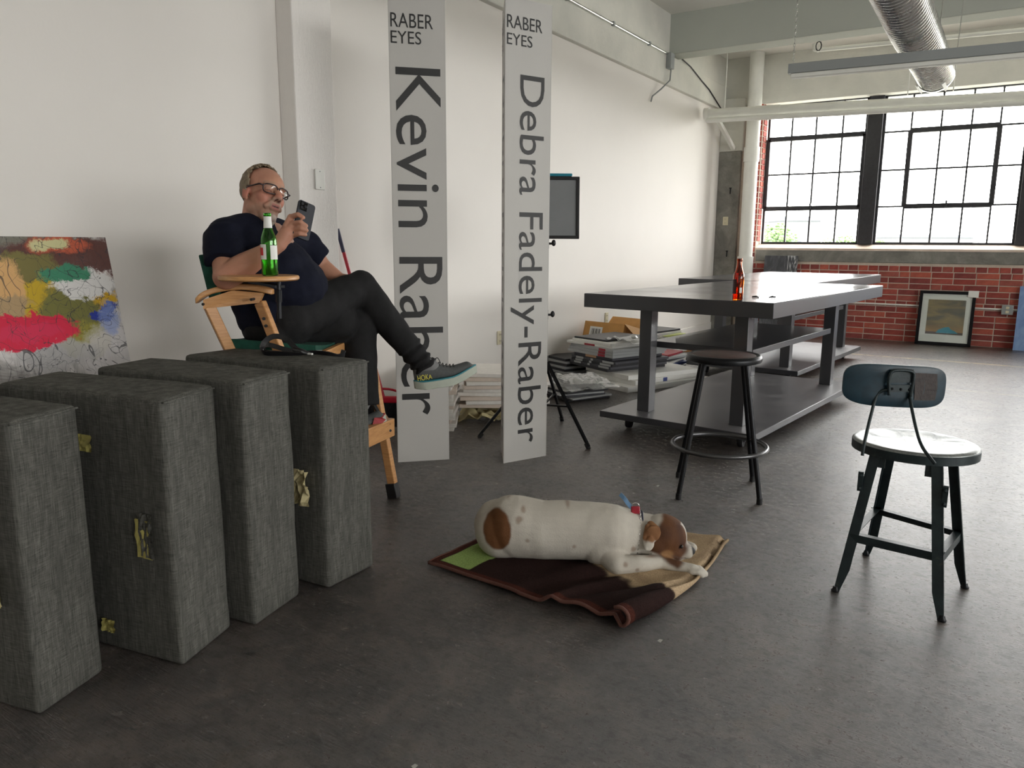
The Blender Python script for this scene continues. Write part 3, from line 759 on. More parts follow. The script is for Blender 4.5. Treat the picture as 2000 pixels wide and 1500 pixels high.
# ================================================================== TABLES
def table(B, ang, lab, u0=1.22, L=2.44):
    a = math.radians(ang); u = V((math.cos(a), -math.sin(a), 0)); v = V((math.sin(a), math.cos(a), 0)); B = V((B[0], B[1], 0))
    t = thing('work_table', lab, 'table', B - u * .61 + v * 1.22, 'charcoal work tables')
    Z = V((0, 0, 1)); at = lambda p, q, z: B - u * p + v * q + Z * z
    obj('tabletop', MB().para(at(u0, 0, .822), u * u0, v * L, Z * .086), TABLE, t, bevel=.003)
    obj('top_surface', MB().para(at(u0 - .002, .002, .908), u * (u0 - .004), v * (L - .004), Z * .002), TABTOP, t)
    for p in (.29, .93):
        for q in (.33, 2.13):
            obj('leg', MB().para(at(p + .04, q - .04, .13), u * .085, v * .085, Z * .692), TABLE, t, bevel=.002)
    obj('middle_shelf', MB().para(at(.96, .43, .545), u * .70, v * 1.62, Z * .04), TABLE, t, bevel=.002)
    obj('bottom_shelf', MB().para(at(1.16, .13, .088), u * 1.05, v * 2.18, Z * .041), TABLE, t, bevel=.002)
    obj('top_surface', MB().para(at(1.158, .132, .129), u * 1.046, v * 2.176, Z * .001), SHELFTOP, t)
    for p in (.25, 1.03):
        for q in (.30, 2.15):
            c = at(p, q, 0)
            w_ = obj('caster', MB().lathe([(.0, -.016), (.034, -.016), (.036, -.010), (.036, .010), (.034, .016), (0, .016)], c + Z * .0365, 20, Matrix.Rotation(math.pi / 2, 3, 'Y')), BLACK, t, sm=40)
            obj('fork', MB().box(c + Z * .062 + V((.022, 0, 0)), (.004, .03, .05)).box(c + Z * .062 - V((.022, 0, 0)), (.004, .03, .05)).box(c + Z * .084, (.06, .06, .006)), BLACKM, w_)
    return at
at1 = table((-1.063, 4.247), 5.2, 'charcoal work table in front, with the amber bottle on it')
at2 = table((-1.385, 6.76), 4.6, 'charcoal work table behind, nearer the brick wall')
# bottles ---------------------------------------------------------
def glassmat(name, col, rough=.05):
    q = N(name); q.p(col=col, rough=rough, trans=1.0, ior=1.45); return q.m
AMBER = glassmat('amber_glass', (.42, .09, .006, 1)); GGLASS = glassmat('green_glass', (.20, .78, .10, 1))
BEER = glassmat('beer_liquid', (.42, .13, .012, 1)); BEERG = glassmat('pale_beer_liquid', (.45, .62, .10, 1))
LABEL = mat('white_paper_label', srgb(226, 226, 222), .5); REDP = mat('red_print', srgb(196, 34, 36), .5); DLAB = mat('dark_label', srgb(60, 22, 18), .5)
def bottle(p, prof, gm, lm, fill, lab, cat='bottle'):
    t = thing('beer_bottle', lab, cat, p); p = V(p)
    inner = [(max(r - .0025, 0.0), max(z, .004)) for r, z in prof[1:]]
    mb = MB().lathe(prof + [(prof[-1][0] - .003, prof[-1][1])] + inner[::-1] + [(0, .004)], p, 36)
    obj('glass', mb, gm, t, sm=50)
    fp = [(0, .0055)] + [(r - .0008, max(z, .0055)) for r, z in inner if z < fill]
    r = fp[-1][0]; obj('beer', MB().lathe(fp + [(r, fill), (0, fill)], p, 32), lm, t, sm=40)
    return t
def wrap(t, p, prof_r, z0, z1, a0, a1, m, off=.0006, name='label', parent=None, n=18):
    p = V(p); vs = []; zs = [z0 + (z1 - z0) * k / 4 for k in range(5)]
    for z in zs:
        for i in range(n + 1):
            th = a0 + (a1 - a0) * i / n; r = prof_r(z) + off; vs.append(p + V((r * math.cos(th), r * math.sin(th), z)))
    return obj(name, MB().add(vs, [(k * (n + 1) + i, k * (n + 1) + i + 1, (k + 1) * (n + 1) + i + 1, (k + 1) * (n + 1) + i) for k in range(4) for i in range(n)]), m, parent or t, sm=0)
def prad(prof):
    def f(z):
        for (r0, z0), (r1, z1) in zip(prof[:-1], prof[1:]):
            if z0 <= z <= z1 and z1 > z0: return r0 + (r1 - r0) * (z - z0) / (z1 - z0)
        return prof[-1][0]
    return f
pa = [(0, 0), (.028, 0), (.0305, .004), (.0305, .125), (.029, .142), (.022, .162), (.0155, .185), (.0135, .215), (.0135, .218), (.0148, .22), (.0148, .229), (.013, .232)]
p0 = at1(.246, .10, .911)
t = bottle(p0, pa, AMBER, BEER, .150, 'amber beer bottle standing near the corner of the front work table')
va = math.atan2(-p0.y, -p0.x)
wrap(t, p0, prad(pa), .035, .115, va - 1.7, va - .35, DLAB); wrap(t, p0, prad(pa), .04, .07, va + .25, va + .7, LABEL)
# spectacles on the table
g0 = P(1492, 581, z=.913)
t = thing('eyeglasses', 'small dark eyeglasses lying folded beside the amber bottle', 'glasses', g0)
for s, nme in ((-1, 'temple'), (1, 'temple')):
    a = g0 + CX * s * .03; obj(nme, MB().tube([a, a + CX * s * .018 + V((0, 0, .005)), a + CX * s * .04 + V((0, 0, .003))], [.003, .006, .004], 8), BLACK, t, sm=0)
for s in (-1, 1):
    c = g0 + CX * s * .016; pts = [c + CX * .015 * math.cos(k * .6283) + (CY * .9 + V((0, 0, .5))) * .011 * math.sin(k * .6283) + V((0, 0, .009)) for k in range(10)]
    obj('rim', MB().tube(pts, .0012, 6, closed=True), BLACKM, t, sm=0)
# ================================================================== STOOLS
c = V((-1.139, 3.666, 0))
t = thing('bar_stool', 'round black metal bar stool with a foot ring, in front of the table', 'stool', c, None)
ctop = V((-1.139, 3.666, 0)); ST = .69
q = N('brown_seat_board'); q.p(col=q.ramp(q.noise(q.coord(), 30, 5), [(.3, srgb(50, 28, 26)), (.7, srgb(80, 50, 46))]), rough=.5); SEATB = q.m
obj('seat_pan', MB().lathe([(.13, ST - .03), (.165, ST - .032), (.178, ST - .026), (.181, ST - .012), (.176, ST + .001), (.165, ST + .006), (.152, ST + .003), (.15, ST - .002), (.02, ST - .002)], c, 48), BLACKM, t, sm=50)
obj('seat_board', MB().lathe([(.152, ST - .006), (.152, ST + .001), (.149, ST + .003), (0, ST + .003)], c, 48), SEATB, t, sm=40)
feet = [(-1.248, 3.422), (-.899, 3.568), (-1.030, 3.912), (-1.378, 3.763)]
for fx, fy in feet:
    dv = V((fx, fy, 0)) - c; top = c + dv.normalized() * .135 + V((0, 0, ST - .03)); bot = V((fx, fy, .0))
    l = obj('leg', MB().tube([top, bot + V((0, 0, .02))], .0125, 12), BLACKM, t, sm=40)
    obj('foot_cap', MB().tube([bot + V((0, 0, .03)), bot], .0145, 12), BLACK, l, sm=40)
obj('foot_ring', MB().tube([c + V((.228 * math.cos(a * math.pi / 24), .228 * math.sin(a * math.pi / 24), .235)) for a in range(48)], .0115, 10, closed=True), mat('worn_ring_metal', srgb(96, 96, 98), .3, .8), t, sm=0)
# stool with back
q = N('old_green_black_paint'); nn = q.noise(q.coord(), 14, 8, .75, 1)
q.p(col=q.ramp(nn, [(.4, srgb(22, 34, 38)), (.6, srgb(34, 48, 50)), (.72, srgb(92, 84, 72))]), rough=.42, metal=.2).bump(nn, .3, .004); OLDM = q.m
q = N('blue_green_backrest'); g = q.coord(); nn = q.noise(g, 12, 8, .75, 1)
cc = q.ramp(nn, [(.35, srgb(6, 34, 46)), (.65, srgb(14, 50, 64))])
mm = q.map(g, (1 / .075, 1, 1 / .05), loc=(-.085 / .075, 0, -.80 / .05))
cc = q.mix(q.ramp(q.noise(g, 20, 6, .8), [(.66, 0.0), (.72, .8)]), cc, srgb(58, 40, 32))
q.p(col=cc, rough=.45); BACKM = q.m
RUST = mat('brown_worn_patch', srgb(38, 26, 22), .6, var=.4, vs=60, bump=.4, bs=80)
cs = V((-.225, 2.955, 0)); SZ = .545
t = thing('work_stool', 'old blue-green metal work stool with a backrest, at the right', 'stool', cs)
feet = [(-.070, 2.734), (-.420, 2.773), (-.380, 3.200), (-.020, 3.074)]
MS = Matrix.Rotation(.0, 3, 'Z') @ Matrix.Diagonal((1.0, .93, 1))
q = N('worn_bare_seat_metal'); nn = q.noise(q.coord(), 9, 8, .75, 1.5)
q.p(col=q.ramp(nn, [(.4, srgb(150, 152, 150)), (.6, srgb(110, 116, 116)), (.7, srgb(40, 48, 50))]), rough=q.ramp(nn, [(.3, .25), (.7, .5)]), metal=.5, spec=.7); SEATM = q.m
seatp = [(.0, SZ - .006), (.08, SZ - .0055), (.14, SZ - .003), (.18, SZ + .001), (.196, SZ - .001)]
obj('seat', MB().lathe([(.192, SZ - .03), (.2, SZ - .03), (.201, SZ - .006), (.196, SZ)] + seatp[::-1][1:], cs, 48, MS), SEATM, t, sm=50)
obj('seat_skirt', MB().lathe([(.2005, SZ - .006), (.2025, SZ - .008), (.2025, SZ - .036), (.198, SZ - .036)], cs, 48, MS), OLDM, t, sm=40)
tops = []
for fx, fy in feet:
    f = V((fx, fy, 0)); dv = (f - cs); top = cs + dv * .64 + V((0, 0, SZ - .034)); tops.append(top)
    ax = (top - f).normalized(); s1 = dv.normalized(); e1 = V((1, 0, 0)) if abs(s1.x) > 0 else V((0, 1, 0))
    # L-shaped pressed leg: two flanges
    w_ = .034; fl = MB()
    ex = V((-math.copysign(1, dv.x), 0, 0)); ey = V((0, -math.copysign(1, dv.y), 0))
    def strip(edge, nrm_):
        z0, z1 = .12, .995
        p0_, p1_ = f + ax * (top - f).length * .17, top
        fl.para(p0_, edge * w_, nrm_ * .004, p1_ - p0_)
        fl.add([f + edge * .003, f + edge * .018, p0_ + edge * w_, p0_, f + edge * .003 + nrm_ * .004, f + edge * .018 + nrm_ * .004, p0_ + edge * w_ + nrm_ * .004, p0_ + nrm_ * .004],
               [(0, 1, 2, 3), (7, 6, 5, 4), (0, 4, 5, 1), (1, 5, 6, 2), (2, 6, 7, 3), (3, 7, 4, 0)])
    strip(ex, ey); strip(ey, ex)
    l = obj('leg', fl, OLDM, t)
    obj('foot', MB().lathe([(.013, 0), (.015, .004), (.010, .010), (.008, .02)], f + (ex + ey) * .006, 14), BLACKM, l, sm=40)
    if (fx, fy) in feet[:2]: ac = f.lerp(top, .80) - ey * .006 - ex * .006; obj('adjuster_clip', MB().box(ac, (.016, .016, .07)).ell(ac + V((0, -.008, .022)), .007, seg=8, rings=6).ell(ac + V((0, -.008, -.024)), .007, seg=8, rings=6), OLDM, l)
    # gusset under the seat
    obj('gusset', MB().para(top - V((0, 0, .05)), ex * .05, ey * .004, (0, 0, .05)), OLDM, l)
RZ = .215
rp = []
for fx, fy in feet:
    f = V((fx, fy, 0)); dv = f - cs; k = RZ / (SZ - .034); rp.append(f.lerp(cs + dv * .64, k) * 1 + V((0, 0, RZ - 0)))
for i in range(4):
    a, b = rp[i], rp[(i + 1) % 4]; a = V((a.x, a.y, RZ)); b = V((b.x, b.y, RZ)); e = (b - a); n = V((-e.y, e.x, 0)).normalized()
    if n.dot(cs - a) < 0: n = -n
    obj('stretcher', MB().para(a, e, n * .026, (0, 0, .003)).para(a, e, n * .003, (0, 0, -.026)), OLDM, t, bevel=0)
bcen = V((-.2955, 2.845, .757))
bl, br = P(1650, 752, d=2.60), P(1852, 754, d=2.62)
bcen = (bl + br) / 2; bu = (br - bl); bu.z = 0; BW = bu.length; bu.normalize(); bn = V((-bu.y, bu.x, 0))
# curved rounded-rectangle backrest
vs = []; fs = []; pts = []
BH = .145; rr = .055
for k in range(64):
    th = 2 * math.pi * k / 64; cx_ = abs(math.cos(th)) ** .42 * math.copysign(1, math.cos(th)); sz_ = abs(math.sin(th)) ** .55 * math.copysign(1, math.sin(th)); pts.append((cx_ * BW / 2, sz_ * BH / 2))
def bpt(x, z, o): return bcen + bu * x + bn * (o - .12 * (x * x) / (BW / 2) ** 2 * .25 * -1 - .02) + V((0, 0, z - .02 * x / BW))
mb = MB(); rings = []
for s_, o_ in ((0, .0), (.5, .0), (.93, 0), (1, .003), (1, .009), (.93, .012), (.5, .012), (0, .012)):
    rings.append([bpt(x * s_, z * s_, o_) for x, z in pts] if s_ else [bpt(0, 0, o_)] * 64)
vs = [v for r in rings for v in r]
mb.add(vs, [(i * 64 + k, i * 64 + (k + 1) % 64, (i + 1) * 64 + (k + 1) % 64, (i + 1) * 64 + k) for i in range(7) for k in range(64)])
me = mb.mesh(); bm = bmesh.new(); bm.from_mesh(me); bmesh.ops.remove_doubles(bm, verts=bm.verts, dist=1e-5); bmesh.ops.recalc_face_normals(bm, faces=bm.faces); bm.to_mesh(me); bm.free()
bk = obj('backrest', me, BACKM, t, sm=50)
vsr = [bpt(x, z, -.0015) for x, z in ((.055, -.045), (.138, -.045), (.143, .0), (.136, .048), (.05, .05), (.053, .0))]
obj('worn_patch', MB().add(vsr, [(0, 1, 2, 3, 4, 5)]), RUST, bk)
for xo in (-.03, .0, .03): obj('rivet', MB().ell(bpt(xo, -.008, -.006), .005, seg=8, rings=6), BLACKM, bk)
obj('bracket', MB().para(bpt(-.045, -.02, -.008), bu * .09, bn * .006, (0, 0, .024)), OLDM, bk)
obj('bracket', MB().para(bpt(-.04, .012, -.006), bu * .08, bn * .004, (0, 0, .045)), OLDM, bk)
# back rods
rl = [bpt(-.04, -.01, -.008), P(1714, 770, d=2.60), P(1700, 815, d=2.60), P(1689, 862, d=2.585), P(1684, 890, d=2.585)]
rg = [bpt(.035, -.01, -.008), P(1776, 770, d=2.60), P(1788, 832, d=2.53), P(1801, 872, d=2.46), P(1826, 906, d=2.42)]
obj('back_rod', MB().tube(crv([bpt(-.04, -.03, -.01), bpt(-.045, .03, -.01), bpt(-.03, .055, -.01), bpt(.03, .055, -.01), bpt(.04, .03, -.01), bpt(.035, -.03, -.01)]), .0055, 8), OLDM, t, sm=0)
obj('back_rod', MB().tube(crv(rl), .0055, 8), OLDM, t, sm=0); obj('back_rod', MB().tube(crv(rg), .0055, 8), OLDM, t, sm=0)
# ================================================================== TRIPOD SOFTBOX
tc = V((-2.438, 4.137, 0))
t = thing('softbox_light', 'black-edged softbox on a black tripod stand behind the second sign post', 'light', tc)
obj('pole', MB().tube([tc + V((0, 0, .12)), tc + V((0, 0, 1.3))], .012, 12).tube([tc + V((0, 0, .55)), tc + V((0, 0, .95))], .016, 12), BLACKM, t, sm=40)
for fx, fy in ((-2.036, 4.001), (-2.743, 3.848), (-2.534, 4.561)):
    f = V((fx, fy, .0)); top = tc + V((0, 0, .48)) + (f - tc).normalized() * .03; mid = f.lerp(top, .48)
    l = obj('leg', MB().tube([top, f + V((0, 0, .012))], .0115, 4), BLACKM, t)
    obj('brace', MB().tube([mid, tc + V((0, 0, .20))], .008, 4), BLACKM, t)
    obj('foot_cap', MB().tube([f.lerp(top, .06), f], .014, 8), BLACK, l)
obj('hub', MB().tube([tc + V((0, 0, .45)), tc + V((0, 0, .52))], .026, 12).tube([tc + V((0, 0, .17)), tc + V((0, 0, .22))], .02, 12), BLACK, t, sm=40)
for z in (.78, 1.22):
    k = obj('clamp', MB().tube([tc + V((0, 0, z - .03)), tc + V((0, 0, z + .03))], .022, 12), BLACK, t, sm=40)
    obj('knob', MB().tube([tc + V((0, 0, z)), tc + CX * .045 + V((0, 0, z))], [.007, .007], 8).ell(tc + CX * .05 + V((0, 0, z + .004)), (.014, .014, .02)), BLACK, k, sm=40)
c_bl, c_br, c_tr = P(985, 466, d=4.70), P(1131, 467, d=4.70), P(1137, 346, d=4.70)
wv_ = c_br - c_bl; uv_ = c_tr - c_br; uv_.x = uv_.y = 0; wv_.z = 0; nb_ = wv_.cross(uv_).normalized(); uv_ = uv_ + nb_ * -.05
SCR = mat('grey_diffuser', srgb(122, 124, 126), .6, var=.08, vs=4)
o = c_bl
obj('diffuser', MB().para(o + nb_ * .003, wv_, uv_, -nb_ * .01), SCR, t)
e = .02
fr = MB().para(o, wv_, uv_.normalized() * e, nb_ * .012).para(o + uv_ - uv_.normalized() * e, wv_, uv_.normalized() * e, nb_ * .012).para(o, wv_.normalized() * e, uv_, nb_ * .012).para(o + wv_ - wv_.normalized() * e, wv_.normalized() * e, uv_, nb_ * .012)
obj('border', fr, BLACK, t, bevel=.004)
# pyramid body of the softbox behind the diffuser
back = [o + wv_ * a + uv_ * b - nb_ * .2 for a, b in ((.35, .35), (.65, .35), (.65, .65), (.35, .65))]; front = [o + wv_ * a + uv_ * b - nb_ * .008 for a, b in ((0, 0), (1, 0), (1, 1), (0, 1))]
obj('body', MB().add(front + back, [(0, 1, 5, 4), (1, 2, 6, 5), (2, 3, 7, 6), (3, 0, 4, 7), (4, 5, 6, 7)]), BLACK, t)
obj('teal_flap', MB().para(o + uv_ + V((0, 0, .003)) - nb_ * .09, wv_ * .9, nb_ * .1, (0, 0, .016)), mat('teal_fabric', srgb(20, 120, 140), .7), t, bevel=.004)
obj('head', MB().tube([tc + V((0, 0, 1.28)), tc + V((0, 0, 1.42)), o + wv_ * .5 + uv_ * .5 - nb_ * .2], .02, 10), BLACK, t, sm=40)
# ================================================================== BROOM
t = thing('broom', 'red broom with black bristles standing behind the chair leg', 'broom', (-3.42, 3.81, 0))
RED = mat('red_plastic', srgb(176, 22, 46), .35); BRI = mat('black_bristle', srgb(26, 26, 30), .6)
bc = P(748, 785, d=5.05); bu_ = CX
obj('head', MB().para(bc - bu_ * .13 - V((0, 0, .01)), bu_ * .26, CY * .045, (0, 0, .045)), RED, t, bevel=.012)
arc = [bc + bu_ * (.13 * math.cos(a * math.pi / 12)) + CY * .02 + V((0, 0, .03 + .055 * math.sin(a * math.pi / 12))) for a in range(13)]
obj('hoop', MB().tube(arc, .008, 8), RED, t, sm=0)
mb = MB()
for i in range(34):
    for j in range(4):
        a = bc + bu_ * (-.122 + .0074 * i) + CY * (.006 + .011 * j) + V((0, 0, -.01)); sp2 = (i - 17) * .0012
        zf = a.z * .96
        mb.tube([a, a + bu_ * sp2 + V((0, 0, -zf * .5)), a + bu_ * sp2 * 2.4 + V((0, random.uniform(-.006, .006), -zf))], [.0026, .0022, .0012], 4)
obj('bristles', mb, BRI, t, kind='stuff')
top = P(659, 447, x=-3.61)
obj('handle', MB().tube([bc + CY * .02 + V((0, 0, .03)), top.lerp(bc, .02)], .0115, 10), RED, t, sm=40)
obj('grip', MB().tube([top.lerp(bc, .13), top], .0125, 10), mat('dark_blue_grip', srgb(34, 36, 66), .5), t, sm=40)
# ================================================================== FRAMED PICTURE etc on the far wall
q = N('sea_sky_print'); g = q.coord(); s3 = q.sep(g)
cl = q.noise(q.map(g, (1, 1, 4)), 3, 6, .6, .6)
cc = q.ramp(cl, [(.35, srgb(98, 96, 92)), (.6, srgb(150, 132, 96)), (.75, srgb(190, 160, 104))])
cc = q.mix(q.ramp(s3[2], [(.17, 1.0), (.27, 0.0)]), cc, srgb(170, 136, 96)); cc = q.mix(q.math('LESS_THAN', s3[2], .165), cc, srgb(92, 80, 76))
q.p(col=cc, rough=.3); PRINT = q.m
t = thing('framed_picture', 'black framed iceberg picture leaning on the brick wall, white tag on its corner', 'picture', (-.63, 10.86, 0))
l_, r_ = V((-.945, 10.85, 0)), V((-.335, 10.85, 0)); hh = V((0, .09, .665)); ww = r_ - l_; n_ = V((0, -1, .13)).normalized()
def fr_(a, b, c, dd, z0, th, m, nm): return obj(nm, MB().para(l_ + ww * a + hh * c + n_ * z0, ww * (b - a), hh * (dd - c), n_ * th), m, t, bevel=.002 if nm == 'frame' else 0)
obj('frame', MB().para(l_, ww, hh * .055, n_ * .03).para(l_ + hh * .945, ww, hh * .055, n_ * .03).para(l_, ww * .06, hh, n_ * .03).para(l_ + ww * .94, ww * .06, hh, n_ * .03), BLACKM, t)
fr_(.05, .95, .05, .95, .002, .012, LABEL, 'mat_board')
pic = fr_(.17, .84, .20, .84, .0145, .001, PRINT, 'print')
pI = lambda a, b: l_ + ww * a + hh * b + n_ * .0162
obj('iceberg', MB().add([pI(.36, .225), pI(.76, .225), pI(.70, .27), pI(.62, .30), pI(.585, .345), pI(.50, .33), pI(.40, .285)], [(0, 1, 2, 3, 4, 5, 6)]), mat('blue_ice', srgb(70, 150, 172), .4), pic)
obj('tag', MB().para(l_ + ww * .86 + hh * .90 + n_ * .032, ww * .18, hh * .12, n_ * .003), LABEL, t)
obj('glazing', MB().para(l_ + ww * .05 + hh * .05 + n_ * .019, ww * .9, hh * .9, n_ * .001), PANE, t)
q = N('blue_painting'); q.p(col=q.ramp(q.noise(q.map(q.coord(), (1, 1, .4)), 6, 7, .7, 1), [(.3, srgb(90, 120, 176)), (.7, srgb(140, 168, 205))]), rough=.5); BLUEP = q.m
obj('canvas_painting', MB().para((.10, 10.84, 0), (1.1, 0, 0), (0, .10, .755), V((0, 1, -.13)).normalized() * .03), BLUEP, loc=(.5, 10.85, 0), label='blue painting leaning on the brick wall at the right edge of the photograph', cat='painting')
q = N('dark_smoke_print'); g = q.coord(); n1 = q.noise(q.map(g, (9, 1, 1.6)), 1.6, 5, .65, 1.5)
sx_ = q.sep(g)[0]
cc = q.ramp(n1, [(.45, srgb(58, 60, 66)), (.6, srgb(84, 86, 92)), (.72, srgb(150, 152, 156))])
n2 = q.noise(q.map(g, (34, 1, 5)), 1.0, 4, .6, 2)
cc = q.mix(q.math('MULTIPLY', q.math('GREATER_THAN', sx_, .08), q.ramp(n2, [(.5, 0.0), (.56, .8)])), cc, srgb(196, 198, 200))
q.p(col=cc, rough=.35); SMK = q.m
obj('photo_print', MB().para((-2.905, 10.80, 0), (.445, 0, 0), (0, .13, 1.075), (0, .012, 0)), SMK, loc=(-2.68, 10.85, 0), label='dark grey print with pale streaks standing against the brick wall behind the tables', cat='print', bevel=.004)
# ================================================================== PILES ON THE FLOOR
WH = mat('white_canvas_edge', srgb(222, 221, 216), .6, var=.04, vs=8); GR = mat('grey_box_side', srgb(166, 168, 168), .6, var=.05, vs=8)
DK = mat('black_frame_edge', srgb(34, 34, 38), .45); DK2 = mat('charcoal_frame_edge', srgb(62, 62, 68), .5); REDL = mat('crimson_label', srgb(150, 26, 44), .5)
BLU = mat('blue_label', srgb(48, 66, 130), .5); GRN = mat('green_label', srgb(70, 140, 66), .5); TAN = mat('tan_label', srgb(200, 160, 124), .6)
CARD = mat('cardboard', srgb(196, 146, 84), .8, var=.08, vs=10); YG = mat('yellow_green_cover', srgb(190, 200, 110), .5); ORG_ = mat('orange_board', srgb(206, 150, 96), .6)
q = N('clear_plastic_film'); q.t.nodes.remove(q.b)
tr = q.n('ShaderNodeBsdfTransparent'); gl = q.n('ShaderNodeBsdfGlossy'); gl.inputs['Roughness'].default_value = .12; df = q.n('ShaderNodeBsdfDiffuse'); df.inputs[0].default_value = (.6, .61, .6, 1)
m1 = q.n('ShaderNodeMixShader'); m1.inputs[0].default_value = .35; q.t.links.new(tr.outputs[0], m1.inputs[1]); q.t.links.new(df.outputs[0], m1.inputs[2])
m2 = q.n('ShaderNodeMixShader'); m2.inputs[0].default_value = .25; q.t.links.new(m1.outputs[0], m2.inputs[1]); q.t.links.new(gl.outputs[0], m2.inputs[2]); q.t.links.new(m2.outputs[0], q.out.inputs[0]); FILM = q.m
ORD = ['first', 'second', 'third', 'fourth', 'fifth', 'sixth', 'seventh', 'eighth', 'ninth', 'tenth', 'eleventh', 'twelfth', 'thirteenth', 'fourteenth', 'fifteenth', 'sixteenth', 'seventeenth', 'eighteenth', 'nineteenth', 'twentieth']
def flat(c, rz, w, l, th, z, m, name, lab, cat, group, labels=(), tilt=(0, 0)):
    """one flat thing of a pile; labels = (axis side, position along, length, material)"""
    M = Matrix.Rotation(rz, 3, 'Z') @ Matrix.Rotation(tilt[0], 3, 'X') @ Matrix.Rotation(tilt[1], 3, 'Y')
    c = V((c[0], c[1], z + th / 2))
    if not labels:
        return obj(name, MB().box(c, (w, l, th), M=M), m, loc=c, bevel=min(.003, th * .2), label=lab, cat=cat, group=group)
    t = thing(name, lab, cat, c, group); obj('body', MB().box(c, (w, l, th), M=M), m, t, bevel=min(.003, th * .2))
    for side, s, ln, lm in labels:
        if side == 'y': obj('label', MB().box(c + M @ V((s * w, -l / 2 - .0008, 0)), (ln, .0016, th * .8), M=M), lm, t)
        else: obj('label', MB().box(c + M @ V((w / 2 + .0008, s * l, 0)), (.0016, ln, th * .8), M=M), lm, t)
    return t
def pile(c, rz, items, place, group, z=0.0):
    n = len(items)
    for i, it in enumerate(items):
        nm, m, w, l, th, dx, dy, dr, desc, cat = it[:10]; lb = it[10] if len(it) > 10 else ()
        M = Matrix.Rotation(rz, 3, 'Z'); off = M @ V((dx, dy, 0))
        where = 'lowest in' if i == 0 else 'topmost in' if i == n - 1 else ORD[i] + ' up in'
        flat((c[0] + off.x, c[1] + off.y), rz + dr, w, l, th, z, m, nm, '%s, %s %s' % (desc, where, place), cat, group, lb)
        z += th + .0005
    return z
G1 = 'flat frames piled under the end of the front table'
RZ1 = -.16
# big pile: local x roughly along the view, y away
pc = (-2.79, 6.27)
rz = math.atan2(5.77 - 6.029, -2.545 + 3.136)
wid = .645
items = [('stretched_canvas', WH, wid + .1, .98, .048, 0.03, .10, 0, 'large white canvas panel', 'panel', (('y', -.28, .06, BLU), ('y', .02, .10, GRN))),
         ('frame_box', WH, .62, .80, .040, .05, .10, .05, 'blue-labelled white flat box', 'box', (('x', -.05, .05, BLU),)),
         ('frame_box', WH, .62, .80, .040, .04, .10, -.06, 'end-labelled white flat box', 'box', (('x', -.22, .05, BLU),))]
z1 = pile(pc, rz, items, 'the frame pile base', G1)
items = []
for i in range(4):
    items.append(('picture_frame', DK if i % 2 == 0 else DK2, .56 + .02 * (i % 2), .66, .023, -.03 + .012 * i, .02, .03 * (i - 1.5), 'black flat picture frame', 'frame',
                  (('y', -.30, .10, GR), ('y', .34, .14, GR), ('y', -.02, .03, GR)) if i else ()))
items.append(('picture_frame', DK2, .50, .62, .026, -.02, .02, .05, 'tan-labelled charcoal picture frame', 'frame', (('y', -.05, .14, TAN),)))
for i in range(3):
    items.append(('canvas', GR, .60, .64, .026, -.04 + .02 * i, .01, .04 - .03 * i, 'grey-white canvas with a crimson label', 'canvas', (('y', .26, .09, REDL),)))
items.append(('canvas', WH, .58, .62, .022, -.07, .0, .09, 'white canvas with a rust-coloured label', 'canvas', (('y', .02, .13, REDL),)))
items.append(('canvas', WH, .52, .60, .024, -.03, .0, .02, 'white wrapped canvas', 'canvas'))
items.append(('picture_frame', DK, .40, .55, .016, -.10, -.0, .12, 'thin black frame', 'frame'))
z2 = pile((pc[0] - .14, pc[1] + .02), rz, items, 'the frame pile by the cardboard box', G1, z1)
# film over the top
def film(c, rz, w, l, z, lab, amp=.02, cat='plastic film', m=None, name='plastic_sheet', group=None):
    n = 18; vs = []
    M = Matrix.Rotation(rz, 3, 'Z')
    for s in (0, 1):
        for i in range(n + 1):
            for j in range(n + 1):
                a, b = i / n - .5, j / n - .5
                k = V((a * w * (1 + .1 * noise.noise(V((a * 5, b * 5, c[0])))), b * l * (1 + .12 * noise.noise(V((b * 6, a * 4, c[1])))), 0))
                h_ = amp * (noise.turbulence(V((a * 4, b * 4, z * 7 + c[0])), 3, True) ) - .5 * amp * (abs(a) * 2) ** 6
                vs.append(V((c[0], c[1], z + max(h_, .001) + s * .0015)) + M @ k)
    N1 = (n + 1) ** 2; fs = []
    for i in range(n):
        for j in range(n):
            q0 = i * (n + 1) + j; fs.append((N1 + q0, N1 + q0 + n + 1, N1 + q0 + n + 2, N1 + q0 + 1)); fs.append((q0, q0 + 1, q0 + n + 2, q0 + n + 1))
    return obj(name, MB().add(vs, fs), m or FILM, loc=(c[0], c[1], z), sm=50, label=lab, cat=cat, group=group)
film((pc[0] + .06, pc[1] + .0), rz + .1, .40, .5, z2 - .012, 'crumpled clear plastic wrap lying on top of the tall frames', .05)
# side stack, half behind the second post
its = [('picture_frame', (DK, GR)[i % 2], .34, .5, .024, .01 * math.sin(i * 2.3), 0, .05 * math.sin(i * 1.7), ('black', 'grey')[i % 2] + ' flat frame', 'frame') for i in range(7)]
pile((-3.43, 6.42), rz, its, 'the short stack behind the second post', G1)
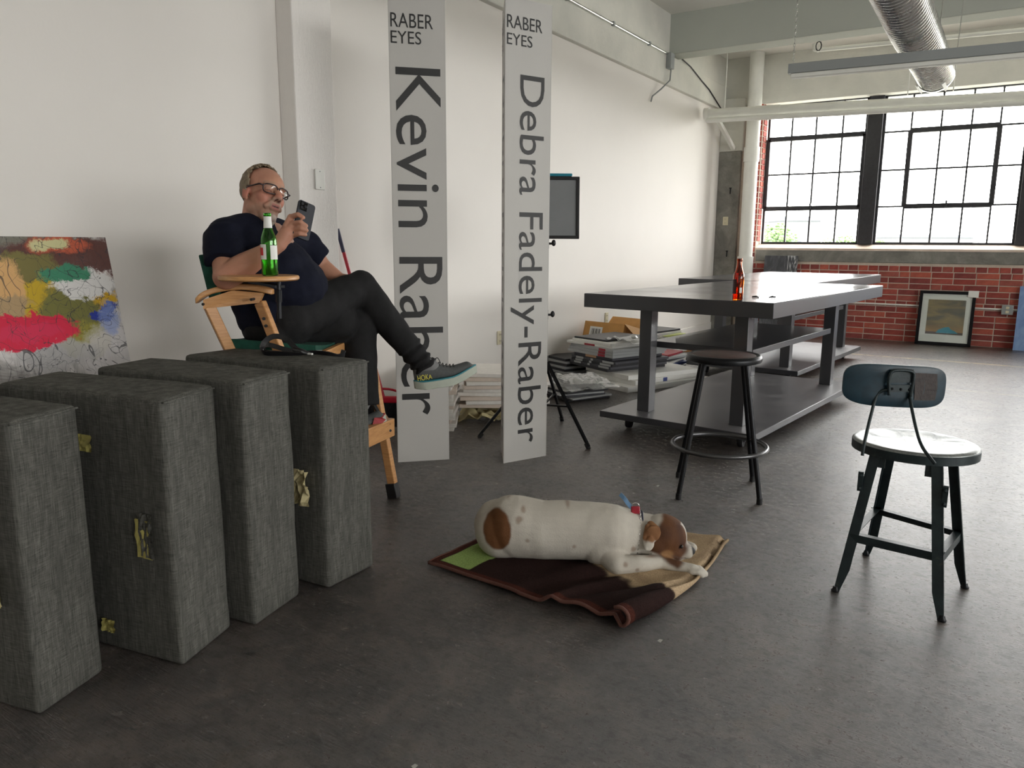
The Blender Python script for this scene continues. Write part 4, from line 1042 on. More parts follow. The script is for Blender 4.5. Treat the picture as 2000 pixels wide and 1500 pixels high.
# magazines stack by the wall, second book pile behind table leg
mg = []
cl_ = [WH, GR, WH, DK2, WH, GR, WH, WH, DK, YG, YG, WH, DK]
for i, m_ in enumerate(cl_):
    mg.append(('portfolio', m_, .46 + .05 * math.sin(i * 2.1), .60 + .04 * math.cos(i * 1.3), .026 if i < 12 else .02, .03 * math.sin(i * 1.9), .02 * math.cos(i * 2.7), .12 * math.sin(i * 2.9),
               {0: 'white', 1: 'grey', 2: 'charcoal', 3: 'black', 4: 'yellow-green'}[0 if m_ is WH else 1 if m_ is GR else 2 if m_ is DK2 else 3 if m_ is DK else 4] + ' flat portfolio', 'portfolio'))
pile((-3.17, 7.55), rz + .25, mg, 'the stack against the wall', 'portfolios stacked against the wall')
its = [('book', (WH, GR, WH, BLU, WH, DK2, GR, REDL)[i], .30, .40, .022, .03 * math.sin(i * 2.4), 0, .15 * math.sin(i * 1.9), ('white', 'grey', 'white', 'blue', 'white', 'charcoal', 'grey', 'crimson')[i] + ' flat book', 'book') for i in range(8)]
pile((-2.80, 7.06), rz + .3, its, 'the stack behind the first table leg', 'books behind the first table leg')
# cardboard box
cb = P(1158, 680, z=.30); cx0 = V((-3.36, 6.62, .23))
t = thing('cardboard_box', 'open brown cardboard box with a white shipping label, tipped against the wall', 'box', (-3.3, 6.75, .16))
bx0 = P(1113, 678, y=6.62); Mx = Matrix.Rotation(rz + .18, 3, 'Z') @ Matrix.Rotation(-.25, 3, 'X')
cc0 = V((-3.29, 6.93, .29)); bw, bl_, bh = .50, .34, .26
def bb(x0, x1, y0, y1, z0, z1): return MB().box(cc0 + Mx @ V(((x0 + x1) / 2, (y0 + y1) / 2, (z0 + z1) / 2)), (x1 - x0, y1 - y0, z1 - z0), M=Mx)
a = bb(-bw / 2, bw / 2, -bl_ / 2, -bl_ / 2 + .004, -bh / 2, bh / 2)
for k in (bb(-bw / 2, bw / 2, bl_ / 2 - .004, bl_ / 2, -bh / 2, bh / 2), bb(-bw / 2, -bw / 2 + .004, -bl_ / 2, bl_ / 2, -bh / 2, bh / 2), bb(bw / 2 - .004, bw / 2, -bl_ / 2, bl_ / 2, -bh / 2, bh / 2), bb(-bw / 2, bw / 2, -bl_ / 2, bl_ / 2, -bh / 2, -bh / 2 + .004)): a.add(k.v, k.f)
obj('walls', a, CARD, t)
obj('flap', MB().para(cc0 + Mx @ V((bw / 2, -bl_ / 2, bh / 2)), Mx @ V((.14, 0, -.10)), Mx @ V((0, bl_, 0)), Mx @ V((0, 0, .004))), CARD, t)
obj('flap', MB().para(cc0 + Mx @ V((-bw / 2, bl_ / 2, bh / 2)), Mx @ V((bw, 0, 0)), Mx @ V((0, .08, .12)), Mx @ V((0, 0, .004))), CARD, t)
lb = obj('label', MB().para(cc0 + Mx @ V((-.17, -bl_ / 2 - .002, -.09)), Mx @ V((.16, 0, 0)), Mx @ V((0, 0, .17)), Mx @ V((0, .001, 0))), LABEL, t)
for i in range(9): obj('barcode', MB().para(cc0 + Mx @ V((-.15 + .013 * i, -bl_ / 2 - .0026, .0)), Mx @ V((.003 + .003 * (i % 3), 0, 0)), Mx @ V((0, 0, .06)), Mx @ V((0, .0005, 0))), INK, lb)
obj('label', MB().para(cc0 + Mx @ V((.08, -bl_ / 2 - .002, -.10)), Mx @ V((.08, 0, 0)), Mx @ V((0, 0, .07)), Mx @ V((0, .001, 0))), LABEL, t)
# plastic pile in front
pf = (-2.93, 5.42)
for i in range(6):
    flat((pf[0] + .02 * math.sin(i * 2), pf[1] + .02 * math.cos(i)), rz + .1 * math.sin(i * 1.7) - .1, .50 - .02 * i, .40, .014, .001 + .0150 * i, (DK, GR, DK2, GR, DK, WH)[i], 'print_sleeve', '%s print sleeve, %s the plastic-covered pile by the tripod' % (('black', 'grey', 'charcoal', 'grey', 'black', 'white')[i], 'lowest in' if i == 0 else ORD[i] + ' up in'), 'print sleeve', 'print sleeves by the tripod')
film((pf[0], pf[1]), rz, .62, .48, .092, 'crumpled clear plastic over the print sleeves by the tripod', .07)
film((pf[0] + .12, pf[1] - .06), rz - .3, .40, .33, .150, 'second sheet of clear plastic folded towards the tripod leg', .06)
# paper stacks between the posts
G2_ = 'stacks of white sheets between the sign posts'
PAP = mat('stacked_white_paper', srgb(230, 226, 220), .75, var=.06, vs=30); PAP2 = mat('stacked_cream_paper', srgb(214, 200, 188), .75, var=.06, vs=30)
r2 = math.atan2(.545, .839)
its = []
for i in range(15): its.append(('paper_ream', (PAP, PAP2)[i % 4 == 2], .30, .42, .024, .014 * math.sin(i * 2.1), 0, .05 * math.sin(i * 2.6), 'loose-edged white paper bundle', 'paper'))
pile((-3.215, 3.985), r2, its, 'the narrow stack right of the first post', G2_)
film((-2.98, 4.38), r2, .52, .36, .002, 'yellowed clear plastic bag under the white mat boards', .10, m=PAPERY, name='plastic_bag', cat='bag')
its = []
for i in range(9):
    its.append(('mat_board', (PAP2, PAP, PAP2, PAP, PAP, PAP2, PAP, PAP2, PAP)[i], .60 - .02 * (i % 3), .46, .026, .02 * math.sin(i * 2.2) + .02 * (i > 3), 0, .10 * math.sin(i * 1.4), ('cream', 'white')[(PAP2, PAP, PAP2, PAP, PAP, PAP2, PAP, PAP2, PAP)[i] is PAP] + ' mat board bundle', 'paper'))
pile((-2.98, 4.48), r2, its, 'the wide stack left of the second post', G2_, .10)
# flat things behind the tables
flat((-2.95, 8.75), .2, .5, .6, .03, 0, ORG_, 'board', 'orange-tan board lying on the floor behind the book piles', 'board', None)
flat((-2.55, 8.05), .1, .62, .42, .03, 0, DK, 'picture_frame', 'black frame lying flat on the floor in front of the second table shelf', 'frame', None)
flat((-2.55, 8.05), .1, .56, .36, .004, .0305, WH, 'print', 'pale print lying on the black frame on the floor', 'print', None)
# ================================================================== CHAIR
c0 = P(560, 700, d=3.30); c0.z = 0
t = thing('director_chair', 'tall beech director chair with dark green canvas, footrest and side tray', 'chair', c0)
K = lambda px, py, d: P(px, py, d=d)
def bar(p, q_, w_, h_, m=WOOD, up=V((0, 0, 1))):
    p, q_ = V(p), V(q_); a = (q_ - p); tg = a.normalized(); s_ = tg.cross(up).normalized(); u_ = s_.cross(tg)
    return MB().para(p - s_ * w_ / 2 - u_ * h_ / 2, s_ * w_, u_ * h_, a)
# near side frame
rp0, fp0 = K(408, 597, 2.99), K(508, 590, 3.06)
nf = P(697, 1070, z=0.0); nr = K(447, 680, 3.06); dr_ = (nr - rp0).normalized()
nrb = rp0 + dr_ * ((rp0.z) / -dr_.z)
leg1 = obj('leg', bar(rp0, nrb, .03, .042), WOOD, t, bevel=.004)
leg2 = obj('leg', bar(fp0, nf, .03, .042), WOOD, t, bevel=.004)
# far side frame
off = CY * .50
ffoot = P(770, 972, z=0)
fl_top = K(716, 660, 3.62)
leg3 = obj('leg', bar(fl_top, ffoot + V((0, 0, .03)), .032, .042), WOOD, t, bevel=.004)
obj('foot_cap', bar(ffoot + (fl_top - ffoot).normalized() * .075, ffoot, .042, .054), BLACK, leg3, bevel=.004)
frb = nrb + off
leg4 = obj('leg', bar(rp0 + off, frb, .03, .042), WOOD, t, bevel=.004)
for l, b in ((leg1, nrb), (leg2, nf), (leg4, frb)): obj('foot_cap', bar(b + V((0, 0, .05)), b + V((0, 0, .001)), .04, .05), BLACK, l)
zs = K(560, 690, 3.25).z
# seat rails & canvas seat
rn = rp0 + dr_ * ((rp0.z - zs) / -dr_.z); df_ = (nf - fp0).normalized(); fn = fp0 + df_ * ((fp0.z - zs) / -df_.z)
rf, ff = rn + off, fl_top - CX * .07; ff.z = zs
fn2 = ff - CY * .48 - CX * .03
obj('seat_rail', bar(rn, fn2, .026, .05), WOOD, t, bevel=.003); obj('seat_rail', bar(rf, ff, .026, .05), WOOD, t, bevel=.003)
obj('front_rail', bar(fn2, ff, .026, .04), WOOD, t, bevel=.003); obj('back_rail', bar(rn, rf, .026, .04), WOOD, t, bevel=.003)
mb = MB(); n = 10; vs = []
for s_ in (0, 1):
    for i in range(n + 1):
        for j in range(n + 1):
            a, b = i / n, j / n; p = rn.lerp(fn2, a).lerp(rf.lerp(ff, a), b) - CX * .02 + V((0, 0, .028 + s_ * .055 - .022 * math.sin(math.pi * b) - .035 * a * s_))
            vs.append(p)
N1 = (n + 1) ** 2; fs = []
for i in range(n):
    for j in range(n):
        q0 = i * (n + 1) + j; fs.append((q0, q0 + n + 1, q0 + n + 2, q0 + 1)); fs.append((N1 + q0, N1 + q0 + 1, N1 + q0 + n + 2, N1 + q0 + n + 1))
for i in range(n):
    for (e0, e1) in ((i, i + 1), ((n) * (n + 1) + i + 1, (n) * (n + 1) + i), ((i + 1) * (n + 1), i * (n + 1)), (i * (n + 1) + n, (i + 1) * (n + 1) + n)):
        fs.append((e0, e1, N1 + e1, N1 + e0))
obj('seat', mb.add(vs, fs), GREEN, t, sm=50)
# arms: curved near arm, plain far arm
def arm(o_):
    pts = crv([K(384, 588, 2.98) + o_, K(402, 574, 2.99) + o_, K(430, 565, 3.01) + o_, K(468, 560, 3.03) + o_, K(505, 563, 3.05) + o_, K(534, 570, 3.06) + o_], 5)
    vs = []
    for i, p in enumerate(pts):
        e = min(i, len(pts) - 1 - i) / 3; wd = .030 * min(1, .55 + .45 * e)
        for s_, u_ in ((-1, -1), (1, -1), (1, 1), (-1, 1)): vs.append(p + CY * wd * s_ + V((0, 0, .011 * u_)))
    fs = [(i * 4 + k, i * 4 + (k + 1) % 4, i * 4 + 4 + (k + 1) % 4, i * 4 + 4 + k) for i in range(len(pts) - 1) for k in range(4)] + [(3, 2, 1, 0), tuple(len(vs) - 4 + k for k in range(4))]
    a_ = obj('armrest', MB().add(vs, fs), WOOD, t, bevel=.005, seg=3)
    # apron below with two bolts
    A0, A1, A2, A3 = K(399, 585, 2.98) + o_, K(399, 603, 2.98) + o_, K(508, 591, 3.05) + o_, K(516, 572, 3.05) + o_
    M0 = K(455, 567, 3.015) + o_
    ap = [A0, A1, A2, A3, M0]; n_ = CY * .022
    obj('apron', MB().add([p - n_ * .5 for p in ap] + [p + n_ * .5 for p in ap], [(0, 1, 2, 3, 4), (9, 8, 7, 6, 5), (0, 5, 6, 1), (1, 6, 7, 2), (2, 7, 8, 3), (3, 8, 9, 4), (4, 9, 5, 0)]), WOOD, a_)
    for bx_, by_ in ((403, 593), (496, 584)): obj('bolt', MB().tube([K(bx_, by_, 3.0) + o_ - CY * .035, K(bx_, by_, 3.0) + o_ + CY * .0], .0055, 12), BLACK, a_)
arm(V((0, 0, 0))); arm(off)
for bx_, by_ in ((517, 622), (521, 636)): obj('bolt', MB().tube([K(bx_, by_, 3.05) - CY * .012, K(bx_, by_, 3.07)], .0065, 12), BLACK, t)
# canvas back: near post hidden in a sleeve, panel going away
b0, b1 = K(392, 500, 2.98), K(412, 592, 3.0)
bp0, bp1 = K(384, 502, 3.0), K(408, 600, 3.02)
vs = []
n = 12
for s_ in (0, 1):
    for i in range(n + 1):
        a = i / n
        for j in range(7):
            b = j / 6; p = K(386 + 22 * b, 498 + 88 * b, 2.97) + CY * (.03 + .50 * a) - CX * (.05 * math.sin(math.pi * a)) + CX * (s_ * .050 - .010)
            vs.append(p)
N1 = (n + 1) * 7; fs = []
for i in range(n):
    for j in range(6):
        q0 = i * 7 + j; fs.append((q0, q0 + 7, q0 + 8, q0 + 1)); fs.append((N1 + q0, N1 + q0 + 1, N1 + q0 + 8, N1 + q0 + 7))
    fs.append((i * 7, N1 + i * 7, N1 + i * 7 + 7, i * 7 + 7)); fs.append((i * 7 + 6, i * 7 + 13, N1 + i * 7 + 13, N1 + i * 7 + 6))
for j in range(6):
    fs.append((j, j + 1, N1 + j + 1, N1 + j)); q0 = n * 7 + j; fs.append((q0, N1 + q0, N1 + q0 + 1, q0 + 1))
obj('backrest', MB().add(vs, fs), GREEN, t, bevel=.006)
for o_ in (CY * .06, CY * .50):
    obj('back_post', bar(K(394, 512, 2.97) + o_, K(408, 600, 2.99) + o_, .016, .020), WOOD, t)
# footrest with side arms
fo = K(768, 826, 3.58)
foN = fo - CY * .46 - CX * .0
side = lambda p: bar(p - CX * .22 + V((0, 0, -.045)), p + CX * .015, .022, .075)
f1 = P(700, 862, d=3.30); fz = K(762, 835, 3.60)
obj('footrest', bar(f1 - (fz - f1) * .7, fz + (fz - f1).normalized() * .02, .03, .085), WOOD, t, bevel=.004)
fb = fz.copy(); fd = (fz - f1).normalized()
pl = MB(); s_ = CY
obj('footrest_board', MB().para(f1 - (fz - f1) * .7 + V((0, 0, .02)), (fz - f1) * 1.7, -CX * .05 + CY * .16, (0, 0, .018)), WOOD, t, bevel=.003)
for by_ in (828, 841): obj('bolt', MB().tube([K(760 + (by_ - 828) * .2, by_, 3.56), K(760, by_, 3.62)], .006, 12), BLACK, t)
obj('strap', MB().tube([K(700, 735, 3.45), K(744, 815, 3.58)], .010, 4), BLACK, t)
# tray on a pole
tp = K(506, 541, 2.90); tp.z = K(506, 538, 2.90).z
tr_ = .148
pf_ = [(0, -.018), (tr_ - .006, -.018), (tr_, -.013), (tr_, -.005), (tr_ - .004, 0), (0, 0)]
tray = obj('tray', MB().lathe(pf_, tp, 56), WOOD, t, sm=50)
pp = K(544, 548, 2.93)
obj('tray_pole', MB().tube([pp, K(546, 622, 2.95)], .0085, 12).tube([K(544.5, 566, 2.93), K(545, 590, 2.94)], .012, 12), BLACKM, t, sm=40)
obj('tray_bracket', MB().para(tp + V((-.03, -.03, -.028)), pp - tp + CX * .03, (0.02, .03, 0), (0, 0, .010)), BLACKM, t)
TRAYZ = tp.z
# green bottle on the tray
pg = [(0, 0), (.0275, 0), (.0300, .004), (.0300, .112), (.0302, .128), (.028, .142), (.021, .160), (.0155, .176), (.0138, .20), (.0130, .218), (.0130, .2195), (.0142, .221), (.0142, .229), (.0125, .231)]
gp = P(528, 538, z=TRAYZ + .0008)
bt = bottle(gp, pg, GGLASS, BEERG, .118, 'green beer bottle with white and red label on the chair tray')
pr = prad(pg); va = math.atan2(-gp.y, -gp.x)
wrap(bt, gp, pr, .176, .218, va - 2.2, va + 2.2, LABEL, name='neck_label')
l1 = wrap(bt, gp, pr, .060, .116, va - 1.75, va - .35, LABEL, name='label'); wrap(bt, gp, pr, .075, .104, va - 1.55, va - .75, REDP, .0012, name='emblem')
wrap(bt, gp, pr, .060, .112, va + .15, va + 1.3, LABEL, name='label')
# ================================================================== MAN
pelv = K(565, 640, 3.30)
man = thing('person', 'man in a navy T-shirt and dark trousers sitting with legs crossed, looking at his phone', 'person', pelv)
# head frame
HC = K(515, 383, 3.16)
al = math.radians(50)
Fh = CX * math.sin(al) - CY * math.cos(al); Lh = CX * math.cos(al) + CY * math.sin(al); Uh = V((0, 0, 1))
Mh = Matrix((Lh, Fh, Uh)).transposed()
roll = Matrix.Rotation(math.radians(16), 3, 'Y'); pit = Matrix.Rotation(math.radians(8), 3, 'X')
Mh = Mh @ roll @ pit
SH = .95
H = lambda x, y, z: HC + Mh @ (V((x, y, z)) * SH)
def hell(mb, c, r, rot=None, **k): mb.ell(H(*c), tuple(a * SH for a in r), M=Mh @ (rot or Matrix.Identity(3)), **k)
b = MB()
hell(b, (0, -.012, .040), (.079, .098, .086), seg=28, rings=18)
hell(b, (0, .030, .035), (.066, .070, .066))
hell(b, (0, .022, -.035), (.067, .070, .072))
hell(b, (0, .050, -.090), (.040, .042, .040)); hell(b, (0, .074, -.114), (.024, .022, .022))
for s in (-1, 1):
    hell(b, (s * .038, .052, -.026), (.026, .032, .032)); hell(b, (s * .046, .0, -.060), (.02, .043, .034))
    hell(b, (s * .032, .080, .004), (.0165, .013, .0115)); b.cap(H(s * .014, .094, .028), H(s * .050, .078, .026), .0075, .006, 10)
    b.cap(H(s * .020, .091, -.052), H(s * .034, .080, -.068), .010, .010, 10)
    # ear
    rot = Matrix.Rotation(s * .35, 3, 'Z') @ Matrix.Rotation(-.15, 3, 'X')
    hell(b, (s * .080, -.012, -.008), (.007, .017, .030), rot); hell(b, (s * .083, -.022, .004), (.005, .008, .024), rot); hell(b, (s * .079, -.004, -.034), (.006, .008, .010), rot)
    b.cap(H(s * .0135, .106, -.034), H(s * .012, .098, -.038), .0095, .009, 10)
b.cap(H(0, .088, .018), H(0, .118, -.026), .010, .0145, 12); hell(b, (0, .117, -.030), (.015, .014, .012))
b.cap(H(-.018, .094, -.058), H(.018, .094, -.058), .0085, .0085, 10); b.cap(H(-.015, .093, -.074), H(.015, .093, -.074), .0085, .0085, 10)
# neck and shoulders (one continuous body)
nb0 = K(505, 440, 3.19)
b.cap(H(0, -.025, -.02), nb0, .062, .072, 22); b.cap(H(0, .0, -.07), K(512, 452, 3.19), .052, .06, 20)
shR, shL = K(440, 462, 3.06), K(578, 476, 3.42)
b.cap(nb0, shR, .068, .06, 20); b.cap(nb0, shL, .068, .06, 20)
chest = K(515, 505, 3.22); belly = K(558, 572, 3.27)
b.ell(chest, (.13, .15, .17)); b.ell(belly, (.14, .14, .13))
# right arm
elR = K(441, 541, 2.985); wrR = K(546, 477, 2.995)
b.chain([(shR, .060), (elR, .047)], 20); b.chain([(elR, .050), (elR.lerp(wrR, .3), .052), (elR.lerp(wrR, .7), .037), (wrR, .029)], 20)
# left arm, behind the belly, hand on the thigh
elL = K(628, 522, 3.52); wrL = K(664, 546, 3.50)
b.chain([(shL, .06), (K(612, 500, 3.50), .047), (elL, .045), (wrL, .03)], 18)
# hands
kx = K(571, 440, 3.02)
ku = (K(568, 424, 3.01), K(572, 437, 3.0), K(573, 449, 3.0), K(571, 460, 3.005))
b.chain([(wrR, .028), (wrR.lerp(ku[1], .5), .030), ], 16)
palm = (wrR + ku[1]) / 2
for k_, r_ in zip(ku, (.0135, .0135, .013, .012)): b.chain([(wrR.lerp(k_, .25), .022), (k_, r_)], 14)
tips = [(K(582, 419, 2.985), K(592, 425, 2.985)), (K(587, 434, 2.975), K(598, 441, 2.985)), (K(588, 446, 2.975), K(599, 450, 2.985)), (K(585, 457, 2.98), K(597, 459, 2.99))]
for k_, (m_, e_), r_ in zip(ku, tips, (.0095, .0092, .0088, .0078)): b.chain([(k_, r_ + .0025), (m_, r_ + .0006), (e_, r_ - .0008)], 12)
# thumb on the screen side
b.chain([(wrR.lerp(ku[3], .4) + CY * .015, .015), (K(570, 455, 3.055), .0125), (K(577, 436, 3.075), .0105), (K(582, 425, 3.075), .0085)], 12)
# left hand resting (palm + five fingers)
hl = K(684, 549, 3.47)
b.chain([(wrL, .03), (hl, .028)], 14)
for i in range(4):
    a0 = hl + CY * (.022 - .016 * i); b.chain([(a0, .011), (a0 + CX * .035 + V((0, 0, -.004)), .0095), (a0 + CX * .06 + V((0, 0, -.018)), .008)], 10)
b.chain([(wrL.lerp(hl, .5) - CY * .02, .013), (hl - CY * .045 + CX * .01, .010), (hl - CY * .05 + CX * .035, .008)], 10)
# lower legs / ankles
kneeR = K(704, 561, 3.48); ankR = K(834, 722, 3.60); hipR = K(566, 622, 3.22)
kneeL = K(702, 630, 3.52); ankL = K(716, 800, 3.50); hipL = K(575, 645, 3.42)
b.chain([(belly, .13), (hipR, .085), (kneeR, .058), (kneeR.lerp(ankR, .35), .05), (kneeR.lerp(ankR, .8), .03)], 18)
b.chain([(belly, .13), (hipL, .085), (kneeL, .058), (kneeL.lerp(ankL, .35), .045), (kneeL.lerp(ankL, .7), .03)], 18)
me = remesh(b, .0036, 3)
INV = Mh.inverted()
skin = (.50, .235, .165); tan_ = (.46, .235, .15); pink = (.52, .19, .14); grey = (.38, .26, .20); white = (.56, .50, .45)
def skin_col(p):
    l = INV @ (p - HC) / SH; c = lerp3(skin, tan_, .5 + .5 * noise.noise(p * 9))
    if l.length < .24:
        x, y, z = abs(l.x), l.y, l.z; n_ = noise.noise(p * 90) * .5 + noise.noise(p * 30) * .5
        c = lerp3(c, pink, .5 * sstep(.05, .02, math.dist((x, y, z), (.045, .07, -.03))))            # cheeks
        c = lerp3(c, pink, .6 * sstep(.03, .01, math.dist((x, y, z), (0, .12, -.03))))
        c = lerp3(c, (.50, .16, .12), .6 * sstep(.04, .02, math.dist((x, y, z), (.082, -.014, -.004))))   # ears
        # stubble, greyer towards the chin
        jaw = sstep(-.045, -.07, z + .25 * max(0, .06 - y)) * sstep(-.03, .01, y)
        c = lerp3(c, grey, max(0, min(1, jaw * (.45 + n_ * .5))))
        mous = sstep(.024, .012, abs(z + .050)) * sstep(.034, .026, x) * sstep(.08, .09, y)
        c = lerp3(c, (.36, .26, .20), .65 * mous)
        chin = sstep(-.092, -.106, z) * sstep(.052, .064, y) * sstep(.04, .025, x)
        c = lerp3(c, white, chin * .7)
        lip = sstep(.022, .017, x) * sstep(.015, .010, abs(z + .066)) * sstep(.088, .096, y)
        c = lerp3(c, (.40, .13, .11), .8 * lip)
        mo = sstep(.018, .014, x) * sstep(.0038, .0022, abs(z + .066)) * sstep(.088, .094, y); c = lerp3(c, (.05, .015, .012), mo)
        lid = sstep(.0026, .0012, abs(z - .0 + 0.6 * (x - .032) ** 2 * 30)) * sstep(.017, .013, abs(x - .032)) * sstep(.075, .082, y); c = lerp3(c, (.12, .05, .035), lid * .9)
        br = sstep(.009, .004, abs(z - .033)) * sstep(.024, .018, abs(x - .033)) * sstep(.06, .07, y); c = lerp3(c, (.36, .24, .17), br * .6)
        nos = sstep(.0055, .003, math.dist((x, z), (.0085, -.0415))) * sstep(.09, .1, y); c = lerp3(c, (.10, .03, .025), nos)
    return c
paint(me, skin_col)
body = obj('body', me, SKIN, man)
# hair: cap of short grey-brown hair with receding hairline
HAIR = N('grey_brown_hair'); g = HAIR.coord(); nn = HAIR.noise(HAIR.map(g, (1, 1, .25)), 160, 4, .7)
HAIR.p(col=HAIR.ramp(nn, [(.3, srgb(92, 78, 60)), (.6, srgb(142, 126, 102)), (.8, srgb(172, 160, 138))]), rough=.6).bump(nn, .8, .006); HAIR = HAIR.m
hb = MB(); hb.ell((0, 0, 0), (1, 1, 1), seg=72, rings=48); me0 = hb.mesh()
bm = bmesh.new(); bm.from_mesh(me0); kill = []
for v in bm.verts:
    l = V((v.co.x * .0825, v.co.y * .103 - .012, v.co.z * .0905 + .040)); ax_ = abs(l.x)
    n_ = noise.noise(l * 60) * .006
    front = .036 - .22 * max(0, (.055 - ax_)) * (1 if l.z > .09 else .4) * -1 * 0 + (.012 if ax_ > .035 else .0) - (.030 if .03 < ax_ < .06 and l.z > .075 else 0)
    top_ok = l.y < .040 + n_ * 2 - (.035 * sstep(.06, .03, abs(ax_ - .048)) if l.z > .07 else 0)
    low = -.052 if l.y < -.05 else (-.02 if l.y < -.0 else .018)
    if ax_ > .055 and l.y > .022 - max(0, l.z) * .15: top_ok = False
    ok = top_ok and l.z > low + n_
    if not ok: kill.append(v)
    v.co = l + l.normalized() * (.003 + .005 * abs(noise.noise(l * 35)) + (.003 if l.z > .08 else 0)) * (sstep(0, 1, 1))
bmesh.ops.delete(bm, geom=kill, context='VERTS'); bm.to_mesh(me0); bm.free()
for v in me0.vertices: v.co = H(*v.co)
ho = obj('hair', me0, HAIR, man, sm=0)
s = ho.modifiers.new('s', 'SOLIDIFY'); s.thickness = .007; s.offset = -.6
# strands that break up the hair outline
mb = MB()
for i in range(340):
    th = random.uniform(.1, 2 * math.pi); ph = random.uniform(.15, 1.45)
    l = V((math.cos(ph) * math.cos(th) * .083, math.cos(ph) * math.sin(th) * .104 - .012, math.sin(ph) * .0915 + .040))
    if l.y > .025: continue
    nrm = V((l.x, l.y + .012, l.z - .04)).normalized(); dr2 = (V((0, -.7, -.25)) + V((random.uniform(-.3, .3), 0, random.uniform(-.2, .3)))); dr2 = (dr2 - nrm * dr2.dot(nrm)).normalized()
    p0_ = l + nrm * .001; p1_ = l + dr2 * .018 + nrm * .007; p2_ = l + dr2 * .034 + nrm * .004
    mb.tube([H(*p0_), H(*p1_), H(*p2_)], [.0022, .0018, .0004], 4)
obj('strands', mb, HAIR, ho, sm=0, kind='stuff')
BEARD = mat('white_beard', srgb(196, 184, 170), .8, var=.25, vs=120, bump=.8, bs=300)
bb_ = MB(); hell(bb_, (0, .069, -.118), (.024, .023, .017)); hell(bb_, (0, .074, -.134), (.015, .014, .013)); me = remesh(bb_, .003, 2)
displace(me, lambda p: noise.noise(p * 160) * .003); obj('beard', me, BEARD, man)
# glasses
FRM = mat('dark_brown_acetate', srgb(42, 30, 32), .25)
gl_ = thing('x', '', '', HC) if False else None
mb = MB(); lens = MB()
zc = .003
for s in (-1, 1):
    pts = []
    for k in range(28):
        th = 2 * math.pi * k / 28; ca, sa = math.cos(th), math.sin(th)
        x = s * .0335 + .0285 * abs(ca) ** .6 * math.copysign(1, ca); z = zc + .0200 * abs(sa) ** .7 * math.copysign(1, sa)
        pts.append(H(x, .108 - .9 * (abs(x)) ** 2 * 6, z))
    mb.tube(pts, .0026, 8, closed=True)
    cc_ = sum(pts, V()) / 28; lens.add([cc_] + pts, [(0, 1 + k, 1 + (k + 1) % 28) for k in range(28)])
    mb.tube([H(s * .0605, .088, zc + .010), H(s * .076, .080, zc + .012), H(s * .084, .02, zc + .010), H(s * .085, -.012, zc + .006), H(s * .084, -.03, zc - .012)], [.0036, .0036, .0030, .0026, .002], 6)
mb.tube([H(-.0075, .108, zc + .006), H(0, .111, zc + .009), H(.0075, .108, zc + .006)], .002, 6)
go = obj('eyeglasses', mb, FRM, man, sm=0); obj('lens', lens, PANE, go)
# T-shirt
b = MB()
b.cap(K(503, 452, 3.19), K(505, 462, 3.19), .088, .092, 24)
b.cap(nb0 + V((0, 0, -.035)), shR, .088, .075, 24); b.cap(nb0 + V((0, 0, -.035)), shL, .088, .078, 24)
b.ell(K(500, 500, 3.20), (.150, .185, .165), M=Matrix((CX, CY, V((0, 0, 1)))).transposed())
b.ell(K(535, 540, 3.26), (.178, .20, .165), M=Matrix((CX, CY, V((0, 0, 1)))).transposed()); b.ell(K(566, 562, 3.28), (.165, .19, .145), M=Matrix((CX, CY, V((0, 0, 1)))).transposed())
b.ell(K(535, 610, 3.28), (.145, .19, .12), M=Matrix((CX, CY, V((0, 0, 1)))).transposed()); b.cap(K(470, 500, 3.15), K(510, 620, 3.22), .10, .10)
# sleeves as open-ended cones
def cone(mb, p0, r0, p1, r1, seg=24):
    p0, p1 = V(p0), V(p1); d_ = p1 - p0; q_ = d_.to_track_quat('Z', 'Y').to_matrix(); mb.lathe([(0, 0), (r0, 0), (r1, d_.length), (0, d_.length)], p0, seg, q_)
slR = shR.lerp(elR, .70); cone(b, shR + (shR - elR) * .05, .082, slR, .080)
slL = K(626, 508, 3.50); b.cap(shL, K(600, 480, 3.46), .078, .07); cone(b, K(590, 474, 3.45), .072, slL, .058)
me = remesh(b, .007, 4)
def folds(p):
    a = noise.noise(V((p.x * 5, p.y * 5, p.z * 14))) * .010 + noise.noise(V((p.x * 16 + p.z * 12, p.y * 16, p.z * 26))) * .004
    return a
displace(me, folds)
shirt = obj('t_shirt', me, NAVY, man)
b = MB(); b.tube([nb0 + V((.0, 0, -.01)) + (CX * math.cos(k * math.pi / 12) * .082 + CY * math.sin(k * math.pi / 12) * .082) + V((0, 0, -.012 * math.cos(k * math.pi / 12))) for k in range(24)], .006, 8, closed=True)
obj('collar', b, NAVY, shirt, sm=0)
# trousers
b = MB(); MC = Matrix((CX, CY, V((0, 0, 1)))).transposed()
b.ell(K(545, 640, 3.30), (.15, .19, .105), M=MC)
b.chain([(hipR, .105), (K(640, 592, 3.36), .092), (kneeR, .075)], 24)
b.chain([(kneeR, .072), (kneeR.lerp(ankR, .22), .070), (kneeR.lerp(ankR, .55), .062), (kneeR.lerp(ankR, .80), .054)], 24); cone(b, kneeR.lerp(ankR, .75), .055, kneeR.lerp(ankR, .985), .056)
b.chain([(hipL, .105), (K(640, 640, 3.46), .095), (kneeL, .080)], 24)
b.chain([(kneeL, .078), (K(703, 690, 3.50), .074), (K(710, 740, 3.49), .064)], 24); cone(b, K(710, 735, 3.49), .064, K(716, 792, 3.49), .058)
b.chain([(K(560, 640, 3.36), .10), (K(660, 625, 3.42), .09)], 20)
me = remesh(b, .007, 4)
axis = (ankR - kneeR).normalized()
